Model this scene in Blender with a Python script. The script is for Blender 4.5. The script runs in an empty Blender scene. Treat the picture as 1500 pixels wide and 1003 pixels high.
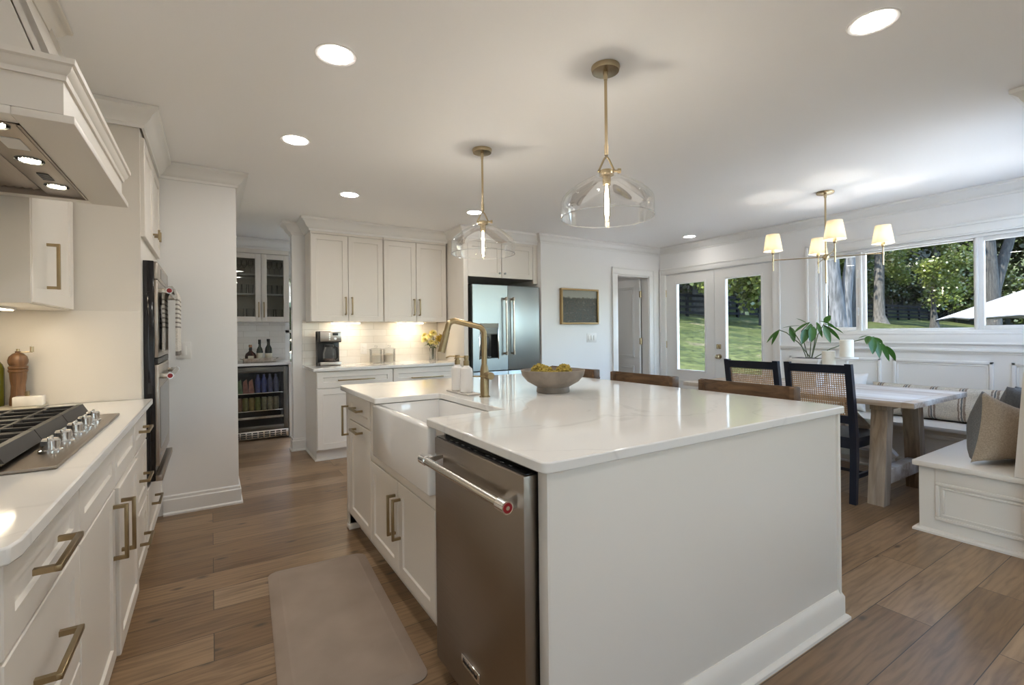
import bpy, bmesh, math, random
from mathutils import Vector, Matrix, Quaternion
C = bpy.context.scene.collection
PI = math.pi
R = math.radians
random.seed(7)

# ------------------------------------------------------------------ camera
cam_d = bpy.data.cameras.new('camera'); cam = bpy.data.objects.new('camera', cam_d); C.objects.link(cam)
F_PX = 700.0
yaw = math.atan(441 / 700.0); roll = math.atan(.0105)
fw = Vector((math.sin(yaw), math.cos(yaw), 0)); r0 = Vector((math.cos(yaw), -math.sin(yaw), 0)); u0 = Vector((0, 0, 1))
ax = math.cos(roll) * r0 - math.sin(roll) * u0
ay = math.sin(roll) * r0 + math.cos(roll) * u0
M = Matrix.Identity(4)
for i in range(3):
    M[i][0], M[i][1], M[i][2] = ax[i], ay[i], -fw[i]
M[2][3] = 1.24
cam.matrix_world = M
cam_d.sensor_width = 36; cam_d.lens = F_PX / 1500 * 36
cam_d.shift_y = -(501.5 - 487.4) / 1500
cam_d.clip_start = .05; cam_d.clip_end = 300
bpy.context.scene.camera = cam

# ------------------------------------------------------------------ sky, sun, exposure
W = bpy.data.worlds.new('world'); bpy.context.scene.world = W; W.use_nodes = True
wn = W.node_tree; bg = wn.nodes['Background']
sky = wn.nodes.new('ShaderNodeTexSky'); sky.sky_type = 'NISHITA'; sky.sun_disc = False
sky.sun_elevation = R(52); sky.sun_rotation = R(20); sky.air_density = 1.0; sky.dust_density = 1.6
wn.links.new(sky.outputs[0], bg.inputs[0]); bg.inputs[1].default_value = .90
sd = bpy.data.lights.new('sun', 'SUN'); sd.energy = 9.0; sd.angle = R(.6); sd.color = (1, .93, .80)
sun = bpy.data.objects.new('sun', sd); C.objects.link(sun)
sun.rotation_euler = Vector((.50, -.12, -.80)).to_track_quat('-Z', 'Y').to_euler()
sc = bpy.context.scene
sc.view_settings.view_transform = 'Standard'; sc.view_settings.look = 'None'
sc.view_settings.exposure = 1.34; sc.view_settings.gamma = 1.0
sc.view_settings.use_curve_mapping = False
try:
    sc.cycles.max_bounces = 10; sc.cycles.diffuse_bounces = 5; sc.cycles.glossy_bounces = 4
    sc.cycles.transmission_bounces = 6; sc.cycles.transparent_max_bounces = 24
    sc.cycles.sample_clamp_indirect = 6.0; sc.cycles.caustics_reflective = False; sc.cycles.caustics_refractive = False
    sc.cycles.use_denoising = True
except Exception:
    pass
RECESS = 44.0      # brightness of the ceiling lamps
WARM = (1.0, .96, .91)

# ------------------------------------------------------------------ materials
def N(nt, t, **kw):
    n = nt.nodes.new(t)
    for k, v in kw.items(): setattr(n, k, v)
    return n
def base_mat(name):
    m = bpy.data.materials.new(name); m.use_nodes = True
    return m, m.node_tree, m.node_tree.nodes['Principled BSDF']
def P(name, col, rough=.5, metal=0., spec=None, var=.0, vscale=8., bump=0., bscale=200., coat=0., aniso=0.):
    m, nt, p = base_mat(name)
    p.inputs['Base Color'].default_value = (*col, 1); p.inputs['Roughness'].default_value = rough
    p.inputs['Metallic'].default_value = metal
    if spec is not None: p.inputs['Specular IOR Level'].default_value = spec
    if coat: p.inputs['Coat Weight'].default_value = coat; p.inputs['Coat Roughness'].default_value = .05
    tc = None
    if var or bump:
        tc = N(nt, 'ShaderNodeTexCoord')
    if var:
        no = N(nt, 'ShaderNodeTexNoise'); no.inputs['Scale'].default_value = vscale; no.inputs['Detail'].default_value = 4
        nt.links.new(tc.outputs['Object'], no.inputs['Vector'])
        rp = N(nt, 'ShaderNodeValToRGB')
        rp.color_ramp.elements[0].color = (*[c * (1 - var) for c in col], 1); rp.color_ramp.elements[0].position = .3
        rp.color_ramp.elements[1].color = (*[min(1, c * (1 + var)) for c in col], 1); rp.color_ramp.elements[1].position = .7
        nt.links.new(no.outputs[0], rp.inputs[0]); nt.links.new(rp.outputs[0], p.inputs['Base Color'])
    if bump:
        nb = N(nt, 'ShaderNodeTexNoise'); nb.inputs['Scale'].default_value = bscale; nb.inputs['Detail'].default_value = 3
        nt.links.new(tc.outputs['Object'], nb.inputs['Vector'])
        b = N(nt, 'ShaderNodeBump'); b.inputs['Strength'].default_value = bump; b.inputs['Distance'].default_value = .002
        nt.links.new(nb.outputs[0], b.inputs['Height']); nt.links.new(b.outputs[0], p.inputs['Normal'])
    return m
def emit(name, col, strength):
    m = bpy.data.materials.new(name); m.use_nodes = True; nt = m.node_tree; nt.nodes.clear()
    e = N(nt, 'ShaderNodeEmission'); e.inputs[0].default_value = (*col, 1); e.inputs[1].default_value = strength
    o = N(nt, 'ShaderNodeOutputMaterial'); nt.links.new(e.outputs[0], o.inputs[0]); return m
def thin_glass(name, tint=(1, 1, 1), refl=1.0, ior=1.45, rough=.0, haze=0.0, hazecol=(.8, .8, .8)):
    m = bpy.data.materials.new(name); m.use_nodes = True; nt = m.node_tree; nt.nodes.clear()
    t = N(nt, 'ShaderNodeBsdfTransparent'); t.inputs[0].default_value = (*tint, 1)
    g = N(nt, 'ShaderNodeBsdfGlossy'); g.inputs['Roughness'].default_value = rough
    f = N(nt, 'ShaderNodeFresnel'); f.inputs['IOR'].default_value = ior
    mu = N(nt, 'ShaderNodeMath', operation='MULTIPLY'); mu.inputs[1].default_value = refl
    mx = N(nt, 'ShaderNodeMixShader'); o = N(nt, 'ShaderNodeOutputMaterial')
    nt.links.new(f.outputs[0], mu.inputs[0]); nt.links.new(mu.outputs[0], mx.inputs[0])
    nt.links.new(t.outputs[0], mx.inputs[1]); nt.links.new(g.outputs[0], mx.inputs[2])
    last = mx
    if haze:
        d = N(nt, 'ShaderNodeBsdfDiffuse'); d.inputs[0].default_value = (*hazecol, 1)
        m2 = N(nt, 'ShaderNodeMixShader'); m2.inputs[0].default_value = haze
        nt.links.new(mx.outputs[0], m2.inputs[1]); nt.links.new(d.outputs[0], m2.inputs[2]); last = m2
    nt.links.new(last.outputs[0], o.inputs[0]); return m

def mapping(nt, scale=(1, 1, 1), loc=(0, 0, 0), rot=(0, 0, 0), out='Object'):
    tc = N(nt, 'ShaderNodeTexCoord'); mp = N(nt, 'ShaderNodeMapping')
    mp.inputs['Scale'].default_value = scale; mp.inputs['Location'].default_value = loc; mp.inputs['Rotation'].default_value = rot
    nt.links.new(tc.outputs[out], mp.inputs['Vector']); return mp
def ramp(nt, stops):
    r = N(nt, 'ShaderNodeValToRGB'); cr = r.color_ramp
    while len(cr.elements) < len(stops): cr.elements.new(.5)
    for e, (p, c) in zip(cr.elements, stops): e.position = p; e.color = (*c, 1)
    return r
def mixc(nt, fac, a, b, mode='MIX'):
    x = N(nt, 'ShaderNodeMix', data_type='RGBA', blend_type=mode)
    for sock, v in ((x.inputs['Factor'], fac), (x.inputs['A'], a), (x.inputs['B'], b)):
        if hasattr(v, 'is_linked'): nt.links.new(v, sock)
        elif isinstance(v, tuple): sock.default_value = (*v, 1)
        else: sock.default_value = v
    return x.outputs['Result']

def floor_mat():
    m, nt, p = base_mat('oak planks'); L = nt.links.new
    mp = mapping(nt, loc=(0, .043, 0))
    br = N(nt, 'ShaderNodeTexBrick'); br.offset = .37; br.offset_frequency = 2; br.squash = 1
    br.inputs['Scale'].default_value = 1; br.inputs['Brick Width'].default_value = 1.55; br.inputs['Row Height'].default_value = .2
    br.inputs['Mortar Size'].default_value = .0016; br.inputs['Mortar Smooth'].default_value = .1; br.inputs['Bias'].default_value = 0
    br.inputs['Color1'].default_value = (0, 0, 0, 1); br.inputs['Color2'].default_value = (1, 1, 1, 1); br.inputs['Mortar'].default_value = (.5, .5, .5, 1)
    L(mp.outputs[0], br.inputs['Vector'])
    tone = ramp(nt, [(0, (.210, .128, .066)), (.35, (.285, .182, .100)), (.7, (.335, .220, .126)), (1, (.40, .280, .176))])
    L(br.outputs['Color'], tone.inputs[0])
    # shift the grain per plank
    tc = N(nt, 'ShaderNodeTexCoord'); sh = N(nt, 'ShaderNodeVectorMath', operation='MULTIPLY_ADD')
    L(br.outputs['Color'], sh.inputs[0]); sh.inputs[1].default_value = (37, 23, 0); L(tc.outputs['Object'], sh.inputs[2])
    g1m = N(nt, 'ShaderNodeMapping'); g1m.inputs['Scale'].default_value = (1.3, 11, 1); L(sh.outputs[0], g1m.inputs[0])
    g1 = N(nt, 'ShaderNodeTexNoise'); g1.inputs['Scale'].default_value = 2.2; g1.inputs['Detail'].default_value = 6; g1.inputs['Distortion'].default_value = 1.2
    L(g1m.outputs[0], g1.inputs['Vector'])
    wv = N(nt, 'ShaderNodeTexWave'); wv.bands_direction = 'Y'; wv.inputs['Scale'].default_value = 5.5; wv.inputs['Distortion'].default_value = 9; wv.inputs['Detail'].default_value = 3; wv.inputs['Detail Scale'].default_value = 1.0
    g2m = N(nt, 'ShaderNodeMapping'); g2m.inputs['Scale'].default_value = (.32, 2.0, 1); L(sh.outputs[0], g2m.inputs[0]); L(g2m.outputs[0], wv.inputs['Vector'])
    gr = ramp(nt, [(.30, (.62, .60, .58)), (.55, (1, 1, 1)), (.8, (1.14, 1.13, 1.12))]); L(g1.outputs[0], gr.inputs[0])
    c1 = mixc(nt, 1.0, tone.outputs[0], gr.outputs[0], 'MULTIPLY')
    wr = ramp(nt, [(0, (.80, .79, .78)), (.5, (1, 1, 1))]); L(wv.outputs[0], wr.inputs[0])
    c2 = mixc(nt, .75, c1, wr.outputs[0], 'MULTIPLY')
    # knots
    km = N(nt, 'ShaderNodeMapping'); km.inputs['Scale'].default_value = (1.15, 2.6, 1); L(sh.outputs[0], km.inputs[0])
    vo = N(nt, 'ShaderNodeTexVoronoi', voronoi_dimensions='2D'); vo.inputs['Scale'].default_value = 1.3; L(km.outputs[0], vo.inputs['Vector'])
    kr = ramp(nt, [(.015, (.8, .8, .8)), (.06, (0, 0, 0))]); L(vo.outputs['Distance'], kr.inputs[0])
    c3 = mixc(nt, kr.outputs[0], c2, (.055, .042, .032))
    c4 = mixc(nt, br.outputs['Fac'], c3, (.045, .032, .022))
    L(c4, p.inputs['Base Color'])
    rr = N(nt, 'ShaderNodeMapRange'); rr.inputs['To Min'].default_value = .26; rr.inputs['To Max'].default_value = .42; L(g1.outputs[0], rr.inputs[0]); L(rr.outputs[0], p.inputs['Roughness'])
    b = N(nt, 'ShaderNodeBump'); b.inputs['Strength'].default_value = .25; b.inputs['Distance'].default_value = .002; b.invert = True
    L(br.outputs['Fac'], b.inputs['Height']); L(b.outputs[0], p.inputs['Normal'])
    return m
def wood_mat(name, dark, light, axis='x', rough=.45, scale=1.0, white=0.0):
    m, nt, p = base_mat(name); L = nt.links.new
    s = {'x': (1.2, 14, 14), 'y': (14, 1.2, 14), 'z': (14, 14, 1.2)}[axis]
    mp = mapping(nt, scale=tuple(a * scale for a in s))
    n1 = N(nt, 'ShaderNodeTexNoise'); n1.inputs['Scale'].default_value = 2.5; n1.inputs['Detail'].default_value = 7; n1.inputs['Distortion'].default_value = .8
    L(mp.outputs[0], n1.inputs['Vector'])
    r = ramp(nt, [(.28, dark), (.5, tuple((a + b) / 2 for a, b in zip(dark, light))), (.72, light)]); L(n1.outputs[0], r.inputs[0])
    col = r.outputs[0]
    if white:
        n2 = N(nt, 'ShaderNodeTexNoise'); n2.inputs['Scale'].default_value = 1.2; n2.inputs['Detail'].default_value = 6
        mp2 = mapping(nt, scale=tuple(a * .35 for a in s)); L(mp2.outputs[0], n2.inputs['Vector'])
        r2 = ramp(nt, [(.42, (0, 0, 0)), (.62, (white, white, white))]); L(n2.outputs[0], r2.inputs[0])
        col = mixc(nt, r2.outputs[0], col, (.74, .71, .66))
    L(col, p.inputs['Base Color']); p.inputs['Roughness'].default_value = rough
    b = N(nt, 'ShaderNodeBump'); b.inputs['Strength'].default_value = .2; b.inputs['Distance'].default_value = .002
    L(n1.outputs[0], b.inputs['Height']); L(b.outputs[0], p.inputs['Normal'])
    return m
def quartz_mat():
    m, nt, p = base_mat('white quartz'); L = nt.links.new
    mp = mapping(nt, scale=(1, 1, 1), rot=(0, 0, .6))
    n = N(nt, 'ShaderNodeTexNoise'); n.inputs['Scale'].default_value = .9; n.inputs['Detail'].default_value = 5; n.inputs['Distortion'].default_value = 1.5
    L(mp.outputs[0], n.inputs['Vector'])
    r = ramp(nt, [(.485, (.80, .785, .755)), (.498, (.71, .695, .67)), (.511, (.80, .785, .755))]); L(n.outputs[0], r.inputs[0])
    n2 = N(nt, 'ShaderNodeTexNoise'); n2.inputs['Scale'].default_value = .5; L(mp.outputs[0], n2.inputs['Vector'])
    r2 = ramp(nt, [(.45, (0, 0, 0)), (.6, (1, 1, 1))]); L(n2.outputs[0], r2.inputs[0])
    L(mixc(nt, r2.outputs[0], (.80, .785, .755), r.outputs[0]), p.inputs['Base Color'])
    p.inputs['Roughness'].default_value = .07; p.inputs['Specular IOR Level'].default_value = .62
    return m
def steel_mat(name, col, rough=.28, axis='z', bmp=.03):
    m, nt, p = base_mat(name); L = nt.links.new
    s = {'x': (2, 300, 300), 'y': (300, 2, 300), 'z': (300, 300, 2)}[axis]
    mp = mapping(nt, scale=s); n = N(nt, 'ShaderNodeTexNoise'); n.inputs['Scale'].default_value = 1; n.inputs['Detail'].default_value = 2
    L(mp.outputs[0], n.inputs['Vector'])
    rr = N(nt, 'ShaderNodeMapRange'); rr.inputs['To Min'].default_value = rough * .8; rr.inputs['To Max'].default_value = rough * 1.2
    L(n.outputs[0], rr.inputs[0]); L(rr.outputs[0], p.inputs['Roughness'])
    p.inputs['Base Color'].default_value = (*col, 1); p.inputs['Metallic'].default_value = 1
    b = N(nt, 'ShaderNodeBump'); b.inputs['Strength'].default_value = bmp; b.inputs['Distance'].default_value = .001
    L(n.outputs[0], b.inputs['Height']); L(b.outputs[0], p.inputs['Normal'])
    return m
def tile_mat():
    m, nt, p = base_mat('glossy white subway tile'); L = nt.links.new
    tc = N(nt, 'ShaderNodeTexCoord'); sx = N(nt, 'ShaderNodeSeparateXYZ'); cx = N(nt, 'ShaderNodeCombineXYZ')
    L(tc.outputs['Object'], sx.inputs[0]); L(sx.outputs[0], cx.inputs[0]); L(sx.outputs[2], cx.inputs[1])
    br = N(nt, 'ShaderNodeTexBrick'); br.inputs['Scale'].default_value = 1; br.inputs['Brick Width'].default_value = .30; br.inputs['Row Height'].default_value = .0765
    br.inputs['Mortar Size'].default_value = .0022; br.inputs['Mortar Smooth'].default_value = .3
    br.inputs['Color1'].default_value = (.74, .70, .64, 1); br.inputs['Color2'].default_value = (.82, .79, .74, 1); br.inputs['Mortar'].default_value = (.62, .58, .52, 1)
    L(cx.outputs[0], br.inputs['Vector']); L(br.outputs['Color'], p.inputs['Base Color'])
    n = N(nt, 'ShaderNodeTexNoise'); n.inputs['Scale'].default_value = 9; L(cx.outputs[0], n.inputs['Vector'])
    ad = N(nt, 'ShaderNodeMath', operation='MULTIPLY_ADD'); L(br.outputs['Fac'], ad.inputs[0]); ad.inputs[1].default_value = -1.2; L(n.outputs[0], ad.inputs[2])
    b = N(nt, 'ShaderNodeBump'); b.inputs['Strength'].default_value = .45; b.inputs['Distance'].default_value = .006
    L(ad.outputs[0], b.inputs['Height']); L(b.outputs[0], p.inputs['Normal']); p.inputs['Roughness'].default_value = .12
    return m
def stripe_mat(name, stops, coord=0, bump=.5, scale=1.0, wob=.02):
    m, nt, p = base_mat(name); L = nt.links.new
    tc = N(nt, 'ShaderNodeTexCoord'); sx = N(nt, 'ShaderNodeSeparateXYZ'); L(tc.outputs['Generated'], sx.inputs[0])
    n = N(nt, 'ShaderNodeTexNoise'); n.inputs['Scale'].default_value = 40; L(tc.outputs['Object'], n.inputs['Vector'])
    ma = N(nt, 'ShaderNodeMath', operation='MULTIPLY_ADD'); L(n.outputs[0], ma.inputs[0]); ma.inputs[1].default_value = wob; L(sx.outputs[coord], ma.inputs[2])
    r = ramp(nt, stops); r.color_ramp.interpolation = 'CONSTANT'; L(ma.outputs[0], r.inputs[0])
    n2 = N(nt, 'ShaderNodeTexNoise'); n2.inputs['Scale'].default_value = 160; L(tc.outputs['Object'], n2.inputs['Vector'])
    r2 = ramp(nt, [(.3, (.72, .72, .72)), (.7, (1.08, 1.08, 1.08))]); L(n2.outputs[0], r2.inputs[0])
    L(mixc(nt, 1.0, r.outputs[0], r2.outputs[0], 'MULTIPLY'), p.inputs['Base Color']); p.inputs['Roughness'].default_value = .9
    b = N(nt, 'ShaderNodeBump'); b.inputs['Strength'].default_value = bump; b.inputs['Distance'].default_value = .003
    L(n2.outputs[0], b.inputs['Height']); L(b.outputs[0], p.inputs['Normal']); return m
def leaf_mat(name, a, b, trans=.35, scale=.6):
    m = bpy.data.materials.new(name); m.use_nodes = True; nt = m.node_tree; nt.nodes.clear(); L = nt.links.new
    ge = N(nt, 'ShaderNodeNewGeometry'); oi = N(nt, 'ShaderNodeObjectInfo')
    ad = N(nt, 'ShaderNodeMath', operation='MULTIPLY_ADD'); L(oi.outputs['Random'], ad.inputs[0]); ad.inputs[1].default_value = .45
    r1 = N(nt, 'ShaderNodeMath', operation='MULTIPLY'); L(ge.outputs['Random Per Island'], r1.inputs[0]); r1.inputs[1].default_value = .55
    L(r1.outputs[0], ad.inputs[2])
    r = ramp(nt, [(0, a), (1, b)]); L(ad.outputs[0], r.inputs[0])
    d = N(nt, 'ShaderNodeBsdfDiffuse'); t = N(nt, 'ShaderNodeBsdfTranslucent'); g = N(nt, 'ShaderNodeBsdfGlossy'); g.inputs['Roughness'].default_value = .35
    L(r.outputs[0], d.inputs[0]); L(r.outputs[0], t.inputs[0])
    mx = N(nt, 'ShaderNodeMixShader'); mx.inputs[0].default_value = trans; L(d.outputs[0], mx.inputs[1]); L(t.outputs[0], mx.inputs[2])
    m2 = N(nt, 'ShaderNodeMixShader'); m2.inputs[0].default_value = .05; L(mx.outputs[0], m2.inputs[1]); L(g.outputs[0], m2.inputs[2])
    o = N(nt, 'ShaderNodeOutputMaterial'); L(m2.outputs[0], o.inputs[0]); return m
def ground_mat():
    m, nt, p = base_mat('lawn'); L = nt.links.new
    tc = N(nt, 'ShaderNodeTexCoord')
    n = N(nt, 'ShaderNodeTexNoise'); n.inputs['Scale'].default_value = .62; n.inputs['Detail'].default_value = 7; n.inputs['Roughness'].default_value = .62; L(tc.outputs['Object'], n.inputs['Vector'])
    n2 = N(nt, 'ShaderNodeTexNoise'); n2.inputs['Scale'].default_value = 5; n2.inputs['Detail'].default_value = 5; L(tc.outputs['Object'], n2.inputs['Vector'])
    r = ramp(nt, [(.36, (.017, .026, .008)), (.50, (.036, .045, .014)), (.59, (.042, .050, .018)), (.67, (.080, .070, .046))]); L(n.outputs[0], r.inputs[0])  # dark greens paint in tree shadow bands, browns are bare dirt
    r2 = ramp(nt, [(.34, (.45, .47, .45)), (.66, (1.25, 1.25, 1.2))]); L(n2.outputs[0], r2.inputs[0])
    grass = mixc(nt, 1.0, r.outputs[0], r2.outputs[0], 'MULTIPLY')
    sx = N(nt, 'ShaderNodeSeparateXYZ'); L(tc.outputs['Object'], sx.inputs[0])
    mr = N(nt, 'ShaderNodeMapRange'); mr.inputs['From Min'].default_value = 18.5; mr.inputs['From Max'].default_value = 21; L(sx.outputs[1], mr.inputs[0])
    L(mixc(nt, mr.outputs[0], grass, (.020, .022, .011)), p.inputs['Base Color']); p.inputs['Roughness'].default_value = .9; p.inputs['Specular IOR Level'].default_value = .1  # ground colour darkened past the fence to stand for shade between trees
    return m
def bark_mat(name, a, b):
    m, nt, p = base_mat(name); L = nt.links.new
    mp = mapping(nt, scale=(9, 9, 1.6)); n = N(nt, 'ShaderNodeTexNoise'); n.inputs['Scale'].default_value = 1.6; n.inputs['Detail'].default_value = 8
    L(mp.outputs[0], n.inputs['Vector']); r = ramp(nt, [(.35, a), (.65, b)]); L(n.outputs[0], r.inputs[0]); L(r.outputs[0], p.inputs['Base Color'])
    p.inputs['Roughness'].default_value = .95
    bu = N(nt, 'ShaderNodeBump'); bu.inputs['Strength'].default_value = .9; bu.inputs['Distance'].default_value = .04; L(n.outputs[0], bu.inputs['Height']); L(bu.outputs[0], p.inputs['Normal'])
    return m
def painting_mat():
    m, nt, p = base_mat('dark landscape painting'); L = nt.links.new
    tc = N(nt, 'ShaderNodeTexCoord'); sx = N(nt, 'ShaderNodeSeparateXYZ'); L(tc.outputs['Generated'], sx.inputs[0])
    n = N(nt, 'ShaderNodeTexNoise'); n.inputs['Scale'].default_value = 9; n.inputs['Detail'].default_value = 7; L(tc.outputs['Generated'], n.inputs['Vector'])
    ma = N(nt, 'ShaderNodeMath', operation='MULTIPLY_ADD'); L(n.outputs[0], ma.inputs[0]); ma.inputs[1].default_value = .16; L(sx.outputs[2], ma.inputs[2])
    fld = ramp(nt, [(.3, (.018, .018, .015)), (.45, (.075, .062, .040)), (.55, (.035, .040, .030)), (.68, (.13, .11, .075))]); L(n.outputs[0], fld.inputs[0])
    msk = ramp(nt, [(.83, (0, 0, 0)), (.87, (1, 1, 1))]); L(ma.outputs[0], msk.inputs[0])
    L(mixc(nt, msk.outputs[0], fld.outputs[0], (.30, .30, .26)), p.inputs['Base Color']); p.inputs['Roughness'].default_value = .5
    return m

mt = {}
mt['wall'] = P('wall paint', (.84, .83, .815), .6)
mt['ceil'] = P('ceiling paint', (.92, .915, .91), .8)
mt['trim'] = P('trim paint', (.82, .81, .785), .32)
mt['cab'] = P('cabinet paint', (.76, .715, .65), .36)
mt['floor'] = floor_mat()
mt['quartz'] = quartz_mat()
mt['splash'] = P('quartz slab splash', (.74, .69, .62), .4, var=.02, vscale=2)
mt['brass'] = P('champagne bronze', (.35, .27, .155), .32, 1.0, var=.06, vscale=30)
mt['brass2'] = P('antique brass', (.50, .405, .26), .27, 1.0)
mt['bar'] = P('satin steel bar', (.58, .55, .50), .24, 1.0)
mt['nickel'] = P('chrome', (.80, .80, .80), .10, 1.0)
mt['steel'] = steel_mat('brushed stainless', (.36, .39, .385), .36, 'z', .015)
mt['steelh'] = steel_mat('brushed stainless across', (.44, .40, .36), .30, 'y')
mt['dsteel'] = steel_mat('dark stainless', (.33, .285, .24), .34, 'y', .015)
mt['black'] = P('black plastic', (.012, .012, .013), .35)
mt['gloss'] = P('black glass', (.01, .01, .012), .08)
mt['iron'] = P('cast iron', (.022, .020, .019), .45, bump=.3, bscale=300)
mt['tile'] = tile_mat()
mt['ceramic'] = P('white fireclay', (.84, .83, .81), .1, coat=.3)
mt['red'] = P('red enamel', (.28, .012, .016), .3)
mt['shaded'] = P('cabinet interior', (.42, .39, .33), .5)
mt['mat'] = P('taupe leatherette', (.335, .262, .208), .62, var=.10, vscale=5, bump=.35, bscale=420)
mt['bluechair'] = P('navy black lacquer', (.010, .014, .026), .38)
mt['cane'] = P('natural cane', (.44, .27, .14), .55, var=.2, vscale=20)
mt['stool'] = wood_mat('walnut stain', (.055, .028, .013), (.185, .10, .045), 'y', .42)
mt['mill'] = wood_mat('olive wood', (.075, .034, .013), (.20, .098, .040), 'z', .38, 2.0)
mt['tablew'] = wood_mat('whitewashed timber', (.30, .215, .15), (.56, .47, .38), 'y', .6, 1.0, .85)
mt['tableleg'] = wood_mat('weathered timber', (.15, .092, .052), (.36, .255, .165), 'z', .65, 1.0, .32)
mt['bowl'] = P('grey wood bowl', (.235, .195, .16), .6, var=.22, vscale=14, bump=.3)
mt['moss'] = P('yellow moss', (.33, .245, .05), .95, var=.55, vscale=60, bump=1, bscale=90)
mt['soap'] = P('frosted soap bottle', (.80, .77, .74), .25)
mt['tray'] = P('stone tray', (.55, .51, .46), .35)
mt['marble'] = P('white marble', (.72, .69, .64), .2, var=.08, vscale=25)
mt['oil'] = P('olive oil bottle', (.10, .095, .012), .08, coat=.5)
mt['window_glass'] = thin_glass('window glass', (.97, .985, .975), .45)
mt['shade_glass'] = thin_glass('clear shade glass', (.975, .975, .972), .55, 1.45, haze=.012)
mt['jar_glass'] = thin_glass('jar glass', (.985, .987, .982), .6, 1.45, haze=.05)
mt['cab_glass'] = thin_glass('cabinet glass', (.80, .81, .79), .9, 1.5)
mt['bulb'] = emit('filament bulb', (1, .80, .52), 26)
mt['lamp'] = emit('ceiling lamp lens', WARM, RECESS)
mt['strip'] = emit('under cabinet strip', (1, .84, .62), 13)
mt['hoodlamp'] = emit('hood lamp', (1, .84, .62), 24); mt['strip_left'] = emit('cooktop side strip', (1, .84, .60), 11)
mt['fluff'] = P('white faux fur', (.82, .80, .77), .95, bump=1, bscale=90)
mt['linen'] = P('beige linen', (.40, .325, .25), .92, var=.06, vscale=90, bump=.5, bscale=500)
mt['greyl'] = P('grey linen', (.16, .16, .155), .92, var=.12, vscale=120, bump=.5, bscale=500)
mt['candle'] = P('ivory wax', (.84, .80, .70), .45)
mt['white'] = P('white ceramic', (.80, .78, .75), .35)
mt['plate'] = P('white switch plate', (.78, .76, .73), .35)
mt['leaf'] = leaf_mat('glossy plant leaf', (.03, .10, .012), (.075, .19, .025), .3)
mt['stem'] = P('plant stem', (.07, .085, .03), .6)
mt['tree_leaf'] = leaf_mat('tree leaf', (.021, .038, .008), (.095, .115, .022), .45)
mt['shade_painted_leaf'] = leaf_mat('leaf with painted shade', (.011, .020, .006), (.042, .060, .014), .35)  # darker leaf copy with the shade of the wood put into its colour
mt['sun_painted_leaf'] = leaf_mat('leaf with painted sun', (.055, .085, .014), (.19, .215, .05), .5)  # brighter leaf copy with sunlight put into its colour
mt['bark'] = bark_mat('grey bark', (.033, .032, .033), (.105, .102, .104))
mt['bark_mid'] = bark_mat('brown grey bark', (.030, .027, .025), (.085, .078, .072))
mt['bark_dark'] = bark_mat('dark bark', (.015, .014, .014), (.045, .042, .040))
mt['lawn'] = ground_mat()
mt['fence'] = P('black fence paint', (.009, .0095, .011), 1.0, spec=.05)
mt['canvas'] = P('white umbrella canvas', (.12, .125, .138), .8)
mt['outside'] = P('exterior siding', (.6, .6, .58), .7)
mt['painting'] = painting_mat()
mt['gold'] = P('gilt frame', (.34, .225, .10), .4, .6)
mt['label'] = P('paper label', (.62, .57, .45), .6)
mt['whisky'] = P('dark whisky glass', (.035, .008, .004), .06, coat=.4)
mt['winegl'] = P('dark green bottle glass', (.012, .016, .010), .06, coat=.4)
mt['cork'] = P('cork wood', (.30, .16, .08), .7)
mt['flour'] = P('flour', (.72, .65, .53), .95)
mt['flower'] = P('yellow petals', (.66, .47, .07), .7, var=.35, vscale=60)
mt['flower2'] = P('cream petals', (.78, .68, .28), .7, var=.2, vscale=60)
mt['shade'] = None

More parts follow.
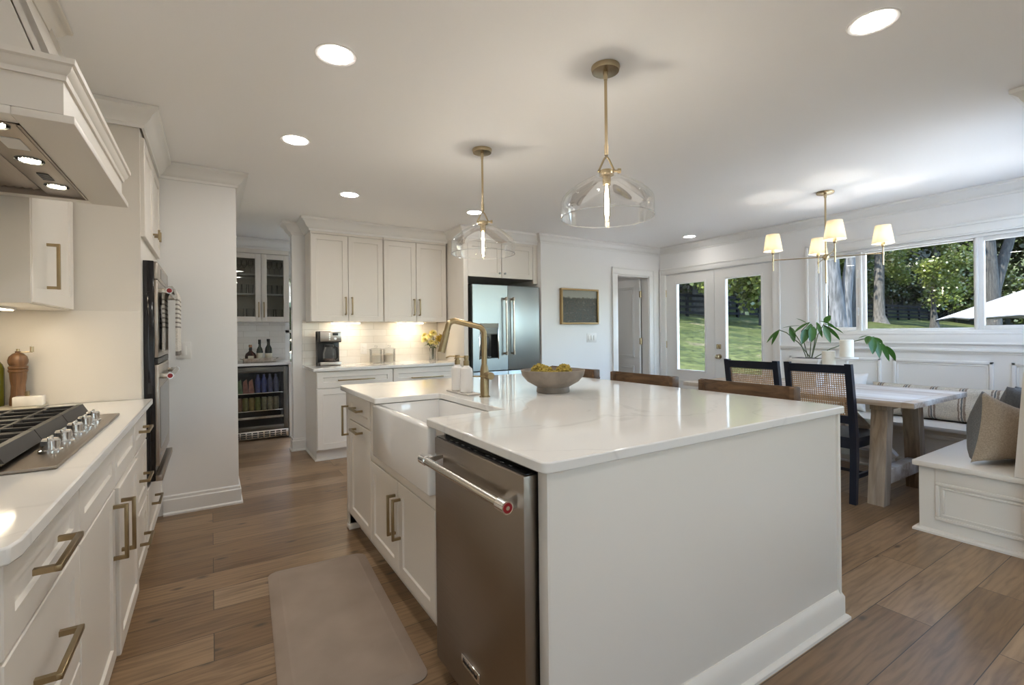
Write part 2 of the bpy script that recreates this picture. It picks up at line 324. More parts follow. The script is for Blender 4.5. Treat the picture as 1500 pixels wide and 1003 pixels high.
# ------------------------------------------------------------------ geometry helpers
class G:
    def __init__(s): s.bm = bmesh.new()
    def v(s, p): return s.bm.verts.new(p)
    def f(s, vs):
        try: return s.bm.faces.new(vs)
        except ValueError: return None
    def box(s, x0, x1, y0, y1, z0, z1, bev=0., seg=2):
        x0, x1 = sorted((x0, x1)); y0, y1 = sorted((y0, y1)); z0, z1 = sorted((z0, z1))
        vs = [s.v((x, y, z)) for z in (z0, z1) for y in (y0, y1) for x in (x0, x1)]
        fs = [s.f([vs[i] for i in q]) for q in ((0, 2, 3, 1), (4, 5, 7, 6), (0, 1, 5, 4), (2, 6, 7, 3), (0, 4, 6, 2), (1, 3, 7, 5))]
        if bev:
            es = list({e for f in fs for e in f.edges})
            bmesh.ops.bevel(s.bm, geom=es, offset=min(bev, .45 * min(x1 - x0, y1 - y0, z1 - z0)), segments=seg, affect='EDGES', profile=.5)
        return s
    def obox(s, c, u, v, n, a, b, d, bev=0.):
        """box centred at c with half sizes a,b,d along unit axes u,v,n"""
        c, u, v, n = Vector(c), Vector(u).normalized(), Vector(v).normalized(), Vector(n).normalized()
        vs = [s.v(c + u * a * i + v * b * j + n * d * k) for k in (-1, 1) for j in (-1, 1) for i in (-1, 1)]
        fs = [s.f([vs[i] for i in q]) for q in ((0, 2, 3, 1), (4, 5, 7, 6), (0, 1, 5, 4), (2, 6, 7, 3), (0, 4, 6, 2), (1, 3, 7, 5))]
        if bev:
            es = list({e for f in fs for e in f.edges})
            bmesh.ops.bevel(s.bm, geom=es, offset=bev, segments=2, affect='EDGES', profile=.5)
        return s
    def hexa(s, bot, top):
        b = [s.v(p) for p in bot]; t = [s.v(p) for p in top]; n = len(b)
        s.f(b[::-1]); s.f(t)
        for i in range(n): s.f([b[i], b[(i + 1) % n], t[(i + 1) % n], t[i]])
        return s
    def prism(s, poly, z0, z1):
        return s.hexa([(x, y, z0) for x, y in poly], [(x, y, z1) for x, y in poly])
    def cyl(s, p0, p1, r0, r1=None, seg=16, caps=True):
        if r1 is None: r1 = r0
        p0, p1 = Vector(p0), Vector(p1); d = (p1 - p0).normalized()
        a = d.orthogonal().normalized(); b = d.cross(a)
        A = [s.v(p0 + (a * math.cos(2 * PI * i / seg) + b * math.sin(2 * PI * i / seg)) * r0) for i in range(seg)]
        B = [s.v(p1 + (a * math.cos(2 * PI * i / seg) + b * math.sin(2 * PI * i / seg)) * r1) for i in range(seg)]
        for i in range(seg): s.f([A[i], A[(i + 1) % seg], B[(i + 1) % seg], B[i]])
        if caps: s.f(A[::-1]); s.f(B)
        return s
    def tube(s, pts, r, seg=10, caps=True):
        pts = [Vector(p) for p in pts]; n = len(pts)
        rs = r if isinstance(r, (list, tuple)) else [r] * n
        t = [(pts[min(i + 1, n - 1)] - pts[max(i - 1, 0)]).normalized() for i in range(n)]
        a = t[0].orthogonal().normalized(); rings = []
        for i in range(n):
            if i: a = (a - t[i] * a.dot(t[i])).normalized()
            b = t[i].cross(a)
            rings.append([s.v(pts[i] + (a * math.cos(2 * PI * k / seg) + b * math.sin(2 * PI * k / seg)) * rs[i]) for k in range(seg)])
        for i in range(n - 1):
            for k in range(seg): s.f([rings[i][k], rings[i][(k + 1) % seg], rings[i + 1][(k + 1) % seg], rings[i + 1][k]])
        if caps: s.f(rings[0][::-1]); s.f(rings[-1])
        return s
    def lathe(s, prof, c=(0, 0, 0), seg=28, caps=True, sx=1., sy=1.):
        c = Vector(c); rings = []
        for r, z in prof:
            rings.append([s.v(c + Vector((r * sx * math.cos(2 * PI * k / seg), r * sy * math.sin(2 * PI * k / seg), z))) for k in range(seg)])
        for i in range(len(rings) - 1):
            for k in range(seg): s.f([rings[i][k], rings[i][(k + 1) % seg], rings[i + 1][(k + 1) % seg], rings[i + 1][k]])
        if caps: s.f(rings[0][::-1]); s.f(rings[-1])
        return s
    def sweep(s, prof, path, side=1, closed=False, caps=True):
        """prof: (outward offset, z); path: XY points; outward is to the left of the path when side=1"""
        P_ = [Vector((p[0], p[1])) for p in path]; n = len(P_); offs = []
        for i in range(n):
            d0 = (P_[i] - P_[i - 1]).normalized() if (i or closed) else None
            d1 = (P_[(i + 1) % n] - P_[i]).normalized() if (i < n - 1 or closed) else None
            n0 = Vector((-d0.y, d0.x)) * side if d0 else None; n1 = Vector((-d1.y, d1.x)) * side if d1 else None
            if n0 is None: o = n1
            elif n1 is None: o = n0
            else:
                o = (n0 + n1); o = o / max(.15, o.dot(n0)) if o.length > 1e-6 else n0
            offs.append(o)
        rings = [[s.v((P_[i].x + offs[i].x * o, P_[i].y + offs[i].y * o, z)) for o, z in prof] for i in range(n)]
        m = len(prof)
        for i in range(n if closed else n - 1):
            a, b = rings[i], rings[(i + 1) % n]
            for k in range(m): s.f([a[k], a[(k + 1) % m], b[(k + 1) % m], b[k]])
        if caps and not closed: s.f(rings[0]); s.f(rings[-1][::-1])
        return s
    def shaker(s, o, u, n, w, h, t=.02, rail=.062, rec=.008, step=.004):
        """framed door: o lower corner on the cabinet face, u width direction, n outward"""
        o, u, n = Vector(o), Vector(u), Vector(n); z = Vector((0, 0, 1))
        def ring(a, d): return [s.v(o + u * x + z * y + n * d) for x, y in ((a, a), (w - a, a), (w - a, h - a), (a, h - a))]
        e = .0025
        R_ = [ring(0, 0), ring(0, t - e), ring(e, t), ring(rail, t), ring(rail + step * .4, t - rec * .5), ring(rail + step, t - rec)]
        for A, B in zip(R_, R_[1:]):
            for i in range(4): s.f([A[i], A[(i + 1) % 4], B[(i + 1) % 4], B[i]])
        s.f(R_[0][::-1]); s.f(R_[-1]); return s
    def pull(s, a, b, n, proj=.036, t=.006, w=.0065):
        """square bar pull from a to b standing off along n"""
        a, b, n = Vector(a), Vector(b), Vector(n).normalized(); d = (b - a).normalized(); q = d.cross(n)
        s.obox((a + b) / 2 + n * proj, d, q, n, (b - a).length / 2, w, t, .0018)
        for p in (a + d * w, b - d * w): s.obox(p + n * proj / 2, d, q, n, w * .9, w * .9, proj / 2)
        return s
    def grid_leaf(s, b, d, up, L, w, fold=.18, droop=.25, nseg=5):
        b, d, up = Vector(b), Vector(d).normalized(), Vector(up); sd = d.cross(up)
        if sd.length < 1e-4: sd = d.orthogonal()
        sd.normalize(); up = sd.cross(d).normalized(); rows = []
        for i in range(nseg + 1):
            t = i / nseg; ww = w * .5 * (math.sin(PI * min(1, t * .96 + .04)) ** .75) * (1 - .25 * t)
            if i == nseg: ww = .0006
            c = b + d * (L * t) - Vector((0, 0, 1)) * (droop * L * t * t)
            rows.append([s.v(c - sd * ww + up * fold * ww), s.v(c), s.v(c + sd * ww + up * fold * ww)])
        for A, B in zip(rows, rows[1:]):
            s.f([A[0], A[1], B[1], B[0]]); s.f([A[1], A[2], B[2], B[1]])
        return s
    def mesh(s, name, mat, off=(0, 0, 0), smooth=35, recalc=True):
        if recalc: bmesh.ops.recalc_face_normals(s.bm, faces=s.bm.faces)
        o = Vector(off)
        if o.length: bmesh.ops.translate(s.bm, verts=s.bm.verts, vec=-o)
        me = bpy.data.meshes.new(name); s.bm.to_mesh(me); s.bm.free()
        ms = mat if isinstance(mat, (list, tuple)) else [mat]
        for x in ms: me.materials.append(x if not isinstance(x, str) else mt[x])
        if smooth:
            for p in me.polygons: p.use_smooth = True
            me.set_sharp_from_angle(angle=R(smooth))
        return me

def wloc(o):
    l = Vector((0, 0, 0))
    while o is not None: l += o.location; o = o.parent
    return l
def part(name, g, mat, parent, label=None, smooth=35, recalc=True, local=False):
    """a mesh under its thing, built in room coordinates"""
    me = g.mesh(name, mat, (0, 0, 0) if local else wloc(parent), smooth, recalc)
    o = bpy.data.objects.new(name, me); C.objects.link(o); o.parent = parent
    if label: o['label'] = label
    return o
def thing(name, label, cat, loc=(0, 0, 0), group=None, rotz=0):
    o = bpy.data.objects.new(name, None); C.objects.link(o); o.location = loc; o.rotation_euler.z = rotz
    o.empty_display_size = .05
    o['label'] = label; o['category'] = cat
    if group: o['group'] = group
    return o
def solo(name, g, mat, label, cat, loc=(0, 0, 0), group=None, smooth=35, recalc=True, kind=None):
    me = g.mesh(name, mat, loc, smooth, recalc); o = bpy.data.objects.new(name, me); C.objects.link(o); o.location = loc
    o['label'] = label; o['category'] = cat
    if group: o['group'] = group
    if kind: o['kind'] = kind
    return o
def struct(name, g, mat, label=None, parent=None, smooth=35):
    me = g.mesh(name, mat, wloc(parent) if parent else (0, 0, 0), smooth); o = bpy.data.objects.new(name, me); C.objects.link(o)
    if parent: o.parent = parent
    else: o['kind'] = 'structure'
    if label: o['label'] = label
    return o
def struct_root(name, loc=(0, 0, 0), label=None):
    o = bpy.data.objects.new(name, None); C.objects.link(o); o.location = loc; o['kind'] = 'structure'; o.empty_display_size = .05
    if label: o['label'] = label
    return o
def dup(root, loc, rotz=None, label=None, scale=None):
    r = root.copy(); C.objects.link(r); r.location = loc
    if rotz is not None: r.rotation_euler.z = rotz
    if scale: r.scale = scale
    if label: r['label'] = label
    for ch in list(root.children):
        c = ch.copy(); C.objects.link(c); c.parent = r
        for gch in list(ch.children):
            d = gch.copy(); C.objects.link(d); d.parent = c
    return r
XP, XM, YP, YM = Vector((1, 0, 0)), Vector((-1, 0, 0)), Vector((0, 1, 0)), Vector((0, -1, 0))
CEIL = 2.45

# ================================================================== THE SETTING
CEIL = 2.44
struct('floor', G().box(-1.05, 3.62, -3.75, .5, -.12, 0).box(-1.05, 6.4, .5, 7.3, -.12, 0), 'floor')
g = G(); g.box(-1.05, 3.62, -3.75, .50, CEIL, CEIL + .2); g.box(-1.05, 6.4, .50, 7.3, CEIL, CEIL + .2); struct('ceiling', g, 'ceil')
g = G(); g.box(-1.05, -.9, -.5, 4.2, 0, CEIL); g.box(-1.05, -.9, -3.75, -3.3, 0, CEIL); g.box(-1.05, -.9, -3.3, -.5, 2.25, CEIL); g.box(-1.05, -.9, -3.3, -.5, 0, .05); g.box(-1.05, -.9, -1.3, -.5, 0, CEIL); struct('wall_left', g, 'wall')
g = G(); g.box(-.9, .165, 4.09, 4.21, 0, CEIL); struct('wall_oven_end', g, 'wall')
struct('wall_pantry_left', G().box(.045, .165, 4.21, 7.03, 0, CEIL), 'wall')
g = G()                                             # pantry back wall with its window opening
g.box(.045, .84, 7.03, 7.18, 0, CEIL); g.box(1.62, 2.1, 7.03, 7.18, 0, CEIL); g.box(.84, 1.62, 7.03, 7.18, 0, .55); g.box(.84, 1.62, 7.03, 7.18, 2.06, CEIL)
struct('wall_pantry_back', g, 'wall')
struct('wall_pantry_right', G().box(1.98, 2.1, 5.70, 7.03, 0, CEIL), 'wall')
struct('wall_kitchen_back', G().box(.74, 3.54, 5.58, 5.70, 0, CEIL), 'wall')
struct('wall_fridge_side', G().box(3.42, 3.54, 4.87, 5.58, 0, CEIL), 'wall')
g = G(); g.box(3.42, 4.686, 4.75, 4.87, 0, CEIL); g.box(5.316, 5.55, 4.75, 4.87, 0, CEIL); g.box(4.686, 5.316, 4.75, 4.87, 2.02, CEIL)
struct('wall_painting', g, 'wall')
g = G(); g.box(5.55, 5.72, 4.645, 7.0, 0, CEIL); g.box(5.55, 5.72, 3.09, 4.645, 2.045, CEIL); g.box(5.55, 5.72, 2.60, 3.09, 0, CEIL)
g.box(5.55, 5.72, .90, 2.60, 0, 1.20); g.box(5.55, 5.72, .90, 2.60, 2.045, CEIL); g.box(5.55, 5.72, .50, .90, 0, CEIL)
struct('wall_window_side', g, 'wall')
struct('wall_hall_back', G().box(3.54, 5.55, 6.88, 7.0, 0, CEIL), 'wall')
struct('wall_hall_left', G().box(3.54, 3.66, 5.70, 6.88, 0, CEIL), 'wall')
g = G(); g.box(3.5, 3.70, .50, .62, 0, CEIL); g.box(5.40, 5.55, .50, .62, 0, CEIL); g.box(3.70, 5.40, .50, .62, 0, 1.0); g.box(3.70, 5.40, .50, .62, 2.32, CEIL); struct('wall_partition', g, 'wall')
w = struct_root('window_5', (4.55, .56, 1.05), 'added unseen window over the back of the corner bench'); g = G()  # added out of view to let daylight into the dining corner
for x in (3.70, 4.525, 5.35): g.box(x, x + .05, .53, .59, 1.0, 2.32)
for z in (1.0, 2.27): g.box(3.70, 5.40, .53, .59, z, z + .05)
part('window_frame', g, 'trim', w); part('pane', G().box(3.72, 5.38, .557, .563, 1.02, 2.30), 'window_glass', w)
struct('wall_partition_return', G().box(3.5, 3.62, -3.6, .50, 0, CEIL), 'wall')
g = G(); g.box(-.9, 2.0, -3.75, -3.6, 0, CEIL); g.box(2.9, 3.5, -3.75, -3.6, 0, CEIL); g.box(2.0, 2.9, -3.75, -3.6, 0, 1.1); g.box(2.0, 2.9, -3.75, -3.6, 2.1, CEIL)
struct('wall_rear', g, 'wall')
# rear window and sliding door added behind the camera to bring in daylight
w = struct_root('window_3', (2.25, -3.68, 1.1), 'added window in the rear wall behind the camera'); g = G()
for x in (2.0, 2.42, 2.84): g.box(x, x + .06, -3.71, -3.65, 1.1, 2.1)
for z in (1.1, 2.04): g.box(2.0, 2.9, -3.71, -3.65, z, z + .06)
part('window_frame', g, 'trim', w); part('pane', G().box(2.02, 2.88, -3.684, -3.678, 1.12, 2.08), 'window_glass', w)
w = struct_root('window_4', (-.98, -1.9, .05), 'added glazed sliding door in the left wall behind the camera'); g = G()
for y in (-3.3, -2.32, -1.36): g.box(-1.01, -.95, y, y + .06, .05, 2.25)
for z in (.05, 2.19): g.box(-1.01, -.95, -3.3, -1.3, z, z + .06)
part('window_frame', g, 'trim', w); part('pane', G().box(-.984, -.978, -3.28, -1.32, .07, 2.23), 'window_glass', w)

CR = [(0, 2.335), (.012, 2.335), (.014, 2.352), (.026, 2.360), (.040, 2.376), (.050, 2.398), (.066, 2.412), (.078, 2.418), (.080, 2.438), (0, 2.438)]
g = G(); g.sweep(CR, [(-.9, 3.16), (-.30, 3.16), (-.30, 4.09), (.165, 4.09), (.165, 6.68)], -1); struct('trim_1', g, 'trim', 'white crown moulding round the oven cabinet and end wall')
CR2 = [(0, 2.315), (.010, 2.315), (.012, 2.335), (.030, 2.345), (.046, 2.362), (.060, 2.390), (.080, 2.408), (.094, 2.415), (.096, 2.438), (0, 2.438)]
g = G(); g.sweep(CR2, [(.74, 5.72), (.74, 5.58), (.868, 5.58), (.868, 5.25), (2.42, 5.25), (2.42, 4.82), (3.415, 4.82)], -1); struct('trim_2', g, 'trim', 'white crown moulding along the kitchen cabinets')
g = G(); g.sweep(CR, [(3.42, 4.82), (3.42, 4.75), (5.55, 4.75), (5.55, .62), (3.5, .62), (3.5, -3.6)], -1); struct('trim_3', g, 'trim', 'white crown moulding along the painting and window walls')
g = G(); g.sweep(CR2, [(.165, 6.70), (.86, 6.70), (.86, 7.03), (1.98, 7.03)], -1); struct('trim_4', g, 'trim', 'white crown moulding over the glass cabinet')
BB = [(0, 0), (.026, 0), (.026, .012), (.020, .020), (.016, .022), (.016, .105), (.010, .112), (.010, .128), (.004, .135), (0, .135)]
g = G(); g.sweep(BB, [(-.29, 4.09), (.165, 4.09), (.165, 6.3)], -1); struct('baseboard_left', g, 'trim')
g = G(); g.sweep(BB, [(.74, 5.72), (.74, 5.58), (.86, 5.58)], -1); struct('baseboard_back', g, 'trim')
g = G(); g.sweep(BB, [(3.42, 4.75), (4.60, 4.75)], -1); struct('baseboard_far', g, 'trim')
g = G(); g.sweep(BB, [(5.55, 3.0), (5.55, 2.62)], -1); struct('baseboard_right', g, 'trim')
g = G(); g.sweep(BB, [(3.5, .50), (3.5, -3.6)], -1); struct('baseboard_rear', g, 'trim')

def casing(g, pts, wd=.088, t=.018):
    """flat casing with a raised outer band; pts = list of boxes (x0,x1,y0,y1,z0,z1)"""
    for b in pts: g.box(*b, bev=.003)
# ---- interior doorway beside the painting
g = G()
g.box(4.598, 4.690, 4.730, 4.75, 0, 2.026, .003); g.box(5.312, 5.404, 4.730, 4.75, 0, 2.026, .003); g.box(4.598, 5.404, 4.730, 4.75, 2.026, 2.112, .003)
g.box(4.590, 4.612, 4.722, 4.735, 0, 2.112, .003); g.box(5.390, 5.412, 4.722, 4.735, 0, 2.112, .003); g.box(4.590, 5.412, 4.722, 4.735, 2.100, 2.122, .003)
g.box(4.686, 4.700, 4.745, 4.87, 0, 2.02); g.box(5.304, 5.318, 4.745, 4.87, 0, 2.02); g.box(4.686, 5.318, 4.745, 4.87, 2.008, 2.022)
struct('trim_5', g, 'trim', 'white casing of the doorway beside the painting')
d3 = struct_root('door_3', (5.30, 4.88, 0), 'white panelled interior door standing open')
g = G()
X0 = 5.264; L0, L1 = 4.885, 5.535
def vring(a, b, z0, z1, x): return [(x, a, z0), (x, b, z0), (x, b, z1), (x, a, z1)]
g.box(X0, X0 + .036, L0, L1, .012, 2.0, .002)
for z0, z1 in ((.20, .74), (.86, 1.90)):
    for m_, dep in ((0, .006), (.022, .010)):
        a, b, c, d = L0 + .10 + m_, L1 - .10 - m_, z0 + m_, z1 - m_
        for q in ((a, b, c, c + .012), (a, b, d - .012, d)): g.box(X0 - dep, X0 + .002, q[0], q[1], q[2], q[3], .002)
        for q in ((a, a + .012), (b - .012, b)): g.box(X0 - dep, X0 + .002, q[0], q[1], c, d, .002)
part('door_leaf', g, 'trim', d3)
for z in (.25, 1.10, 1.78):
    g = G(); g.box(5.262, 5.303, 4.868, 4.884, z - .045, z + .045, .002); g.cyl((5.282, 4.872, z - .05), (5.282, 4.872, z + .05), .007, seg=10)
    part('hinge', g, 'brass2', d3, 'brass hinge')
# ---- french doors
for nm, y0, y1, gy0, gy1, lab in (('door_1', 3.868, 4.640, 4.010, 4.462, 'left white french door with a tall glass light'), ('door_2', 3.096, 3.864, 3.236, 3.708, 'right white french door with a tall glass light and brass knob')):
    d = struct_root(nm, (5.58, (y0 + y1) / 2, 0), lab); g = G()
    zb, zt = .70, 1.905
    g.box(5.562, 5.606, y0, gy0, .014, 2.036); g.box(5.562, 5.606, gy1, y1, .014, 2.036); g.box(5.562, 5.606, gy0, gy1, .014, zb); g.box(5.562, 5.606, gy0, gy1, zt, 2.036)
    for a, b, c, e in ((gy0 - .02, gy0 + .004, zb - .02, zt + .02), (gy1 - .004, gy1 + .02, zb - .02, zt + .02), (gy0, gy1, zb - .02, zb + .004), (gy0, gy1, zt - .004, zt + .02)):
        g.box(5.556, 5.61, a, b, c, e, .003)
    for a, b, c, e in ((gy0, gy0 + .018, .16, .56), (gy1 - .018, gy1, .16, .56), (gy0, gy1, .16, .178), (gy0, gy1, .542, .56)): g.box(5.555, 5.57, a, b, c, e, .003)
    part('door_leaf', g, 'trim', d)
    part('glass_pane', G().box(5.581, 5.586, gy0, gy1, zb, zt), 'window_glass', d)
    hy = y1 + .002 if nm == 'door_1' else y0 - .002
    for z in (.3, 1.05, 1.78):
        g = G(); g.cyl((5.556, hy, z - .05), (5.556, hy, z + .05), .007, seg=10); part('hinge', g, 'brass2', d, 'brass hinge')
    if nm == 'door_2':
        g = G(); g.lathe([(.034, 0), (.034, .006), (.012, .010), (.012, .032), (.026, .040), (.029, .052), (.022, .066), (.001, .070)], (0, 0, 0), 20)
        bmesh.ops.rotate(g.bm, verts=g.bm.verts, cent=(0, 0, 0), matrix=Matrix.Rotation(-PI / 2, 3, 'Y')); bmesh.ops.translate(g.bm, verts=g.bm.verts, vec=(5.562, 3.800, .905)); part('door_knob', g, 'brass2', d, 'brass door knob')
        g = G(); g.box(5.548, 5.563, 3.775, 3.835, 1.005, 1.065, .003); g.box(5.530, 5.550, 3.800, 3.812, 1.018, 1.052, .003); part('deadbolt', g, 'brass2', d, 'square brass deadbolt')
g = G()
for a, b, c, e in ((4.645, 4.730, 0, 2.05), (3.005, 3.09, 0, 2.05), (3.005, 4.730, 2.05, 2.125)): g.box(5.532, 5.55, a, b, c, e, .003)
for a, b, c, e in ((4.716, 4.736, 0, 2.13), (2.998, 3.018, 0, 2.13), (2.998, 4.736, 2.112, 2.134)): g.box(5.524, 5.54, a, b, c, e, .003)
g.box(5.545, 5.72, 4.642, 4.66, 0, 2.05); g.box(5.545, 5.72, 3.075, 3.093, 0, 2.05); g.box(5.61, 5.72, 3.09, 4.645, 2.038, 2.05); g.box(5.55, 5.72, 3.09, 4.645, 0, .012)
struct('trim_6', g, 'trim', 'white casing round the french doors')
# ---- kitchen window
w = struct_root('window_1', (5.6, 1.75, 1.2), 'wide white three pane window over the bench')
g = G()
for a, b in ((2.575, 2.60), (.90, .925)): g.box(5.56, 5.70, a, b, 1.20, 2.045, .003)
g.box(5.56, 5.70, .90, 2.60, 2.02, 2.045, .003); g.box(5.545, 5.70, .90, 2.60, 1.20, 1.225, .003)
for a, b in ((2.205, 2.225), (1.335, 1.355)): g.box(5.575, 5.68, a, b, 1.225, 2.02, .003)
part('window_frame', g, 'trim', w)
for a, b in ((2.575, 2.225), (1.335, .925)):
    g = G(); lo, hi = min(a, b), max(a, b)
    for q in ((lo, lo + .035, 1.225, 2.02), (hi - .035, hi, 1.225, 2.02), (lo + .035, hi - .035, 1.225, 1.262), (lo + .035, hi - .035, 1.985, 2.02)): g.box(5.585, 5.625, *q, bev=.003)
    if lo > 2:
        for z in (1.42, 1.80): g.box(5.570, 5.588, lo + .006, lo + .026, z - .04, z + .04, .004)
    s_ = part('sash', g, 'trim', w); part('pane', G().box(5.603, 5.608, lo + .03, hi - .03, 1.25, 1.99), 'window_glass', s_)
g = G(); g.box(5.60, 5.64, 1.355, 1.370, 1.225, 2.02, .003); g.box(5.60, 5.64, 2.180, 2.205, 1.225, 2.02, .003); g.box(5.60, 5.64, 1.37, 2.18, 1.225, 1.245, .003); g.box(5.60, 5.64, 1.37, 2.18, 2.005, 2.02, .003)
s_ = part('sash', g, 'trim', w); part('pane', G().box(5.618, 5.623, 1.36, 2.19, 1.24, 2.01), 'window_glass', s_)
g = G()
for a, b, c, e in ((2.615, 2.70, 1.12, 2.06), (.80, .885, 1.12, 2.06), (.80, 2.70, 2.06, 2.135), (.80, 2.70, 1.105, 1.185)): g.box(5.532, 5.55, a, b, c, e, .004)
for a, b, c, e in ((2.69, 2.715, 1.10, 2.15), (.785, .81, 1.10, 2.15), (.785, 2.715, 2.128, 2.152), (.785, 2.715, 1.098, 1.115)): g.box(5.52, 5.545, a, b, c, e, .004)
for a, b in ((2.60, 2.62), (.88, .90)): g.box(5.538, 5.56, a, b, 1.19, 2.06, .003)
g.box(5.538, 5.56, .88, 2.62, 2.045, 2.062, .003); g.box(5.53, 5.56, .88, 2.62, 1.183, 1.203, .003)
struct('trim_7', g, 'trim', 'white casing round the kitchen window')
# ---- wainscot panelling below the window
g = G(); g.box(5.54, 5.55, .62, 3.0, .42, 1.04); g.box(5.515, 5.55, .62, 2.995, 1.035, 1.062, .005); g.box(5.53, 5.55, .62, 2.995, 1.018, 1.036, .003)
for a, b in ((2.03, 2.90), (1.237, 1.935), (.70, 1.13)):
    for q in ((a, b, .930, .955), (a, b, .50, .525), (a, a + .025, .50, .955), (b - .025, b, .50, .955)): g.box(5.528, 5.545, *q, bev=.004)
    a += .03; b -= .03
    for q in ((a, b, .912, .922), (a, b, .533, .543), (a, a + .010, .533, .922), (b - .010, b, .533, .922)): g.box(5.534, 5.545, *q, bev=.003)
struct('trim_8', g, 'trim', 'white wainscot panelling above the window bench')
# ---- pantry window
w = struct_root('window_2', (1.2, 7.1, .55), 'pantry window beside the glass cabinet with a white blind'); g = G()
for a, b, c, e in ((.84, .90, .55, 2.06), (1.56, 1.62, .55, 2.06), (.84, 1.62, .55, .60), (.84, 1.62, 2.01, 2.06), (.84, 1.62, 1.27, 1.31)): g.box(a, b, 7.06, 7.12, c, e, .003)
part('window_frame', g, 'trim', w); part('pane', G().box(.86, 1.60, 7.085, 7.09, .57, 2.04), 'window_glass', w)
g = G()
for k in range(18): g.obox((1.23, 7.05, 1.69 + k * .019), (1, 0, 0), (0, .9, .4), (0, -.4, .9), .35, .011, .0008)
g.box(.87, 1.59, 7.03, 7.06, 2.03, 2.06, .003); part('blind', g, 'white', w, 'white slatted blind')

# ================================================================== OUTSIDE
def zt(x, y):
    d = max(0., x - 5.7)
    z = -.35 + .185 * max(0., y - 5.0)
    if y > 18.5: z += .30 * (y - 18.5)
    if x > 63: z += .30 * (x - 63)
    if y < 5: z = -.35
    return z * min(1, d / 3 + .15) if z > 0 else z
g = G(); xs = [5.9 + i * 2.2 for i in range(48)]; ys = [-24 + j * 2.0 for j in range(66)]
vv = [[g.v((x, y, zt(x, y) + .05 * math.sin(x * 1.7 + y))) for y in ys] for x in xs]
for i in range(len(xs) - 1):
    for j in range(len(ys) - 1): g.f([vv[i][j], vv[i + 1][j], vv[i + 1][j + 1], vv[i][j + 1]])
struct('ground', g, 'lawn', 'sloping lawn with worn patches and painted tree shade rising to the wood')
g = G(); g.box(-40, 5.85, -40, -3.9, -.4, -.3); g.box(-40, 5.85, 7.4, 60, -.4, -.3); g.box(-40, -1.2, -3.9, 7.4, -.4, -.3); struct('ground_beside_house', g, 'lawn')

g = G(); g.box(5.75, 10.5, -12, 9, -.5, -.30); g.box(3.63, 5.75, -12, .49, -.5, -.30); g.box(-6, 5.75, -10, -3.78, -.5, -.295); struct('ground_bounce_patio', g, P('pale bounce paving', (.60, .585, .555), .8, var=.08, vscale=3), 'added pale stone patio bouncing daylight in through the windows')  # paving added out of view, pale so it bounces daylight indoors
# black rail fence along the top of the lawn
fx0, fx1, fy = 16.0, 66.0, 18.0
fz = lambda x: zt(x, fy)
fe = thing('rail_fence', 'black four rail timber fence at the top of the lawn', 'fence', (fx0, fy, fz(fx0)))
posts = [fx0 + 2.45 * k for k in range(21)]
for px in posts:
    part('post', G().box(px - .075, px + .075, fy - .075, fy + .075, fz(px) - .2, fz(px) + 1.38, .01), 'fence', fe)
for r in range(4):
    g = G()
    for a, b in zip(posts, posts[1:]):
        za = .18 + r * .33
        g.hexa([(a, fy - .1, fz(a) + za), (b, fy - .1, fz(b) + za), (b, fy - .07, fz(b) + za), (a, fy - .07, fz(a) + za)], [(a, fy - .1, fz(a) + za + .15), (b, fy - .1, fz(b) + za + .15), (b, fy - .07, fz(b) + za + .15), (a, fy - .07, fz(a) + za + .15)])
    part('rail', g, 'fence', fe)

def crown_mesh(name, seed, n, rx, rz, zc, leaf, mat, clumps=26, hollow=.55):
    rd = random.Random(seed); g = G(); cl = []
    for i in range(clumps):
        th = rd.uniform(0, 2 * PI); ph = math.acos(rd.uniform(-.9, 1)); q = rd.uniform(hollow, 1)
        cl.append((Vector((rx * q * math.sin(ph) * math.cos(th), rx * q * math.sin(ph) * math.sin(th), zc + rz * q * math.cos(ph))), rd.uniform(.22, .42) * rx))
    for i in range(n):
        c, r = cl[rd.randrange(clumps)]
        d = Vector((rd.gauss(0, 1), rd.gauss(0, 1), rd.gauss(0, .8))).normalized() * r * (rd.random() ** .45)
        p = c + d; u = Vector((rd.gauss(0, 1), rd.gauss(0, 1), rd.gauss(0, .6))).normalized(); w_ = u.orthogonal().normalized()
        w_ = Quaternion(u, rd.uniform(0, 6.28)) @ w_; L = leaf * rd.uniform(.6, 1.25); ww = L * .42
        g.f([g.v(p), g.v(p + u * L * .5 + w_ * ww), g.v(p + u * L), g.v(p + u * L * .5 - w_ * ww)])
    return g.mesh(name, mat, (0, 0, 0), 0, recalc=False)
cm = [crown_mesh('foliage', 11, 5200, 3.6, 4.4, 6.6, .34, 'tree_leaf'), crown_mesh('foliage', 12, 5200, 4.0, 5.0, 7.2, .34, 'shade_painted_leaf', 30), crown_mesh('foliage', 13, 3600, 2.4, 2.2, 2.3, .26, 'shade_painted_leaf', 22, .3), crown_mesh('foliage', 14, 3600, 2.6, 2.0, 2.4, .27, 'tree_leaf', 22, .3), crown_mesh('foliage', 15, 4200, 2.6, 2.0, 2.4, .25, 'sun_painted_leaf', 22, .3), crown_mesh('foliage', 16, 5200, 3.6, 4.0, 6.2, .32, 'sun_painted_leaf', 26)]
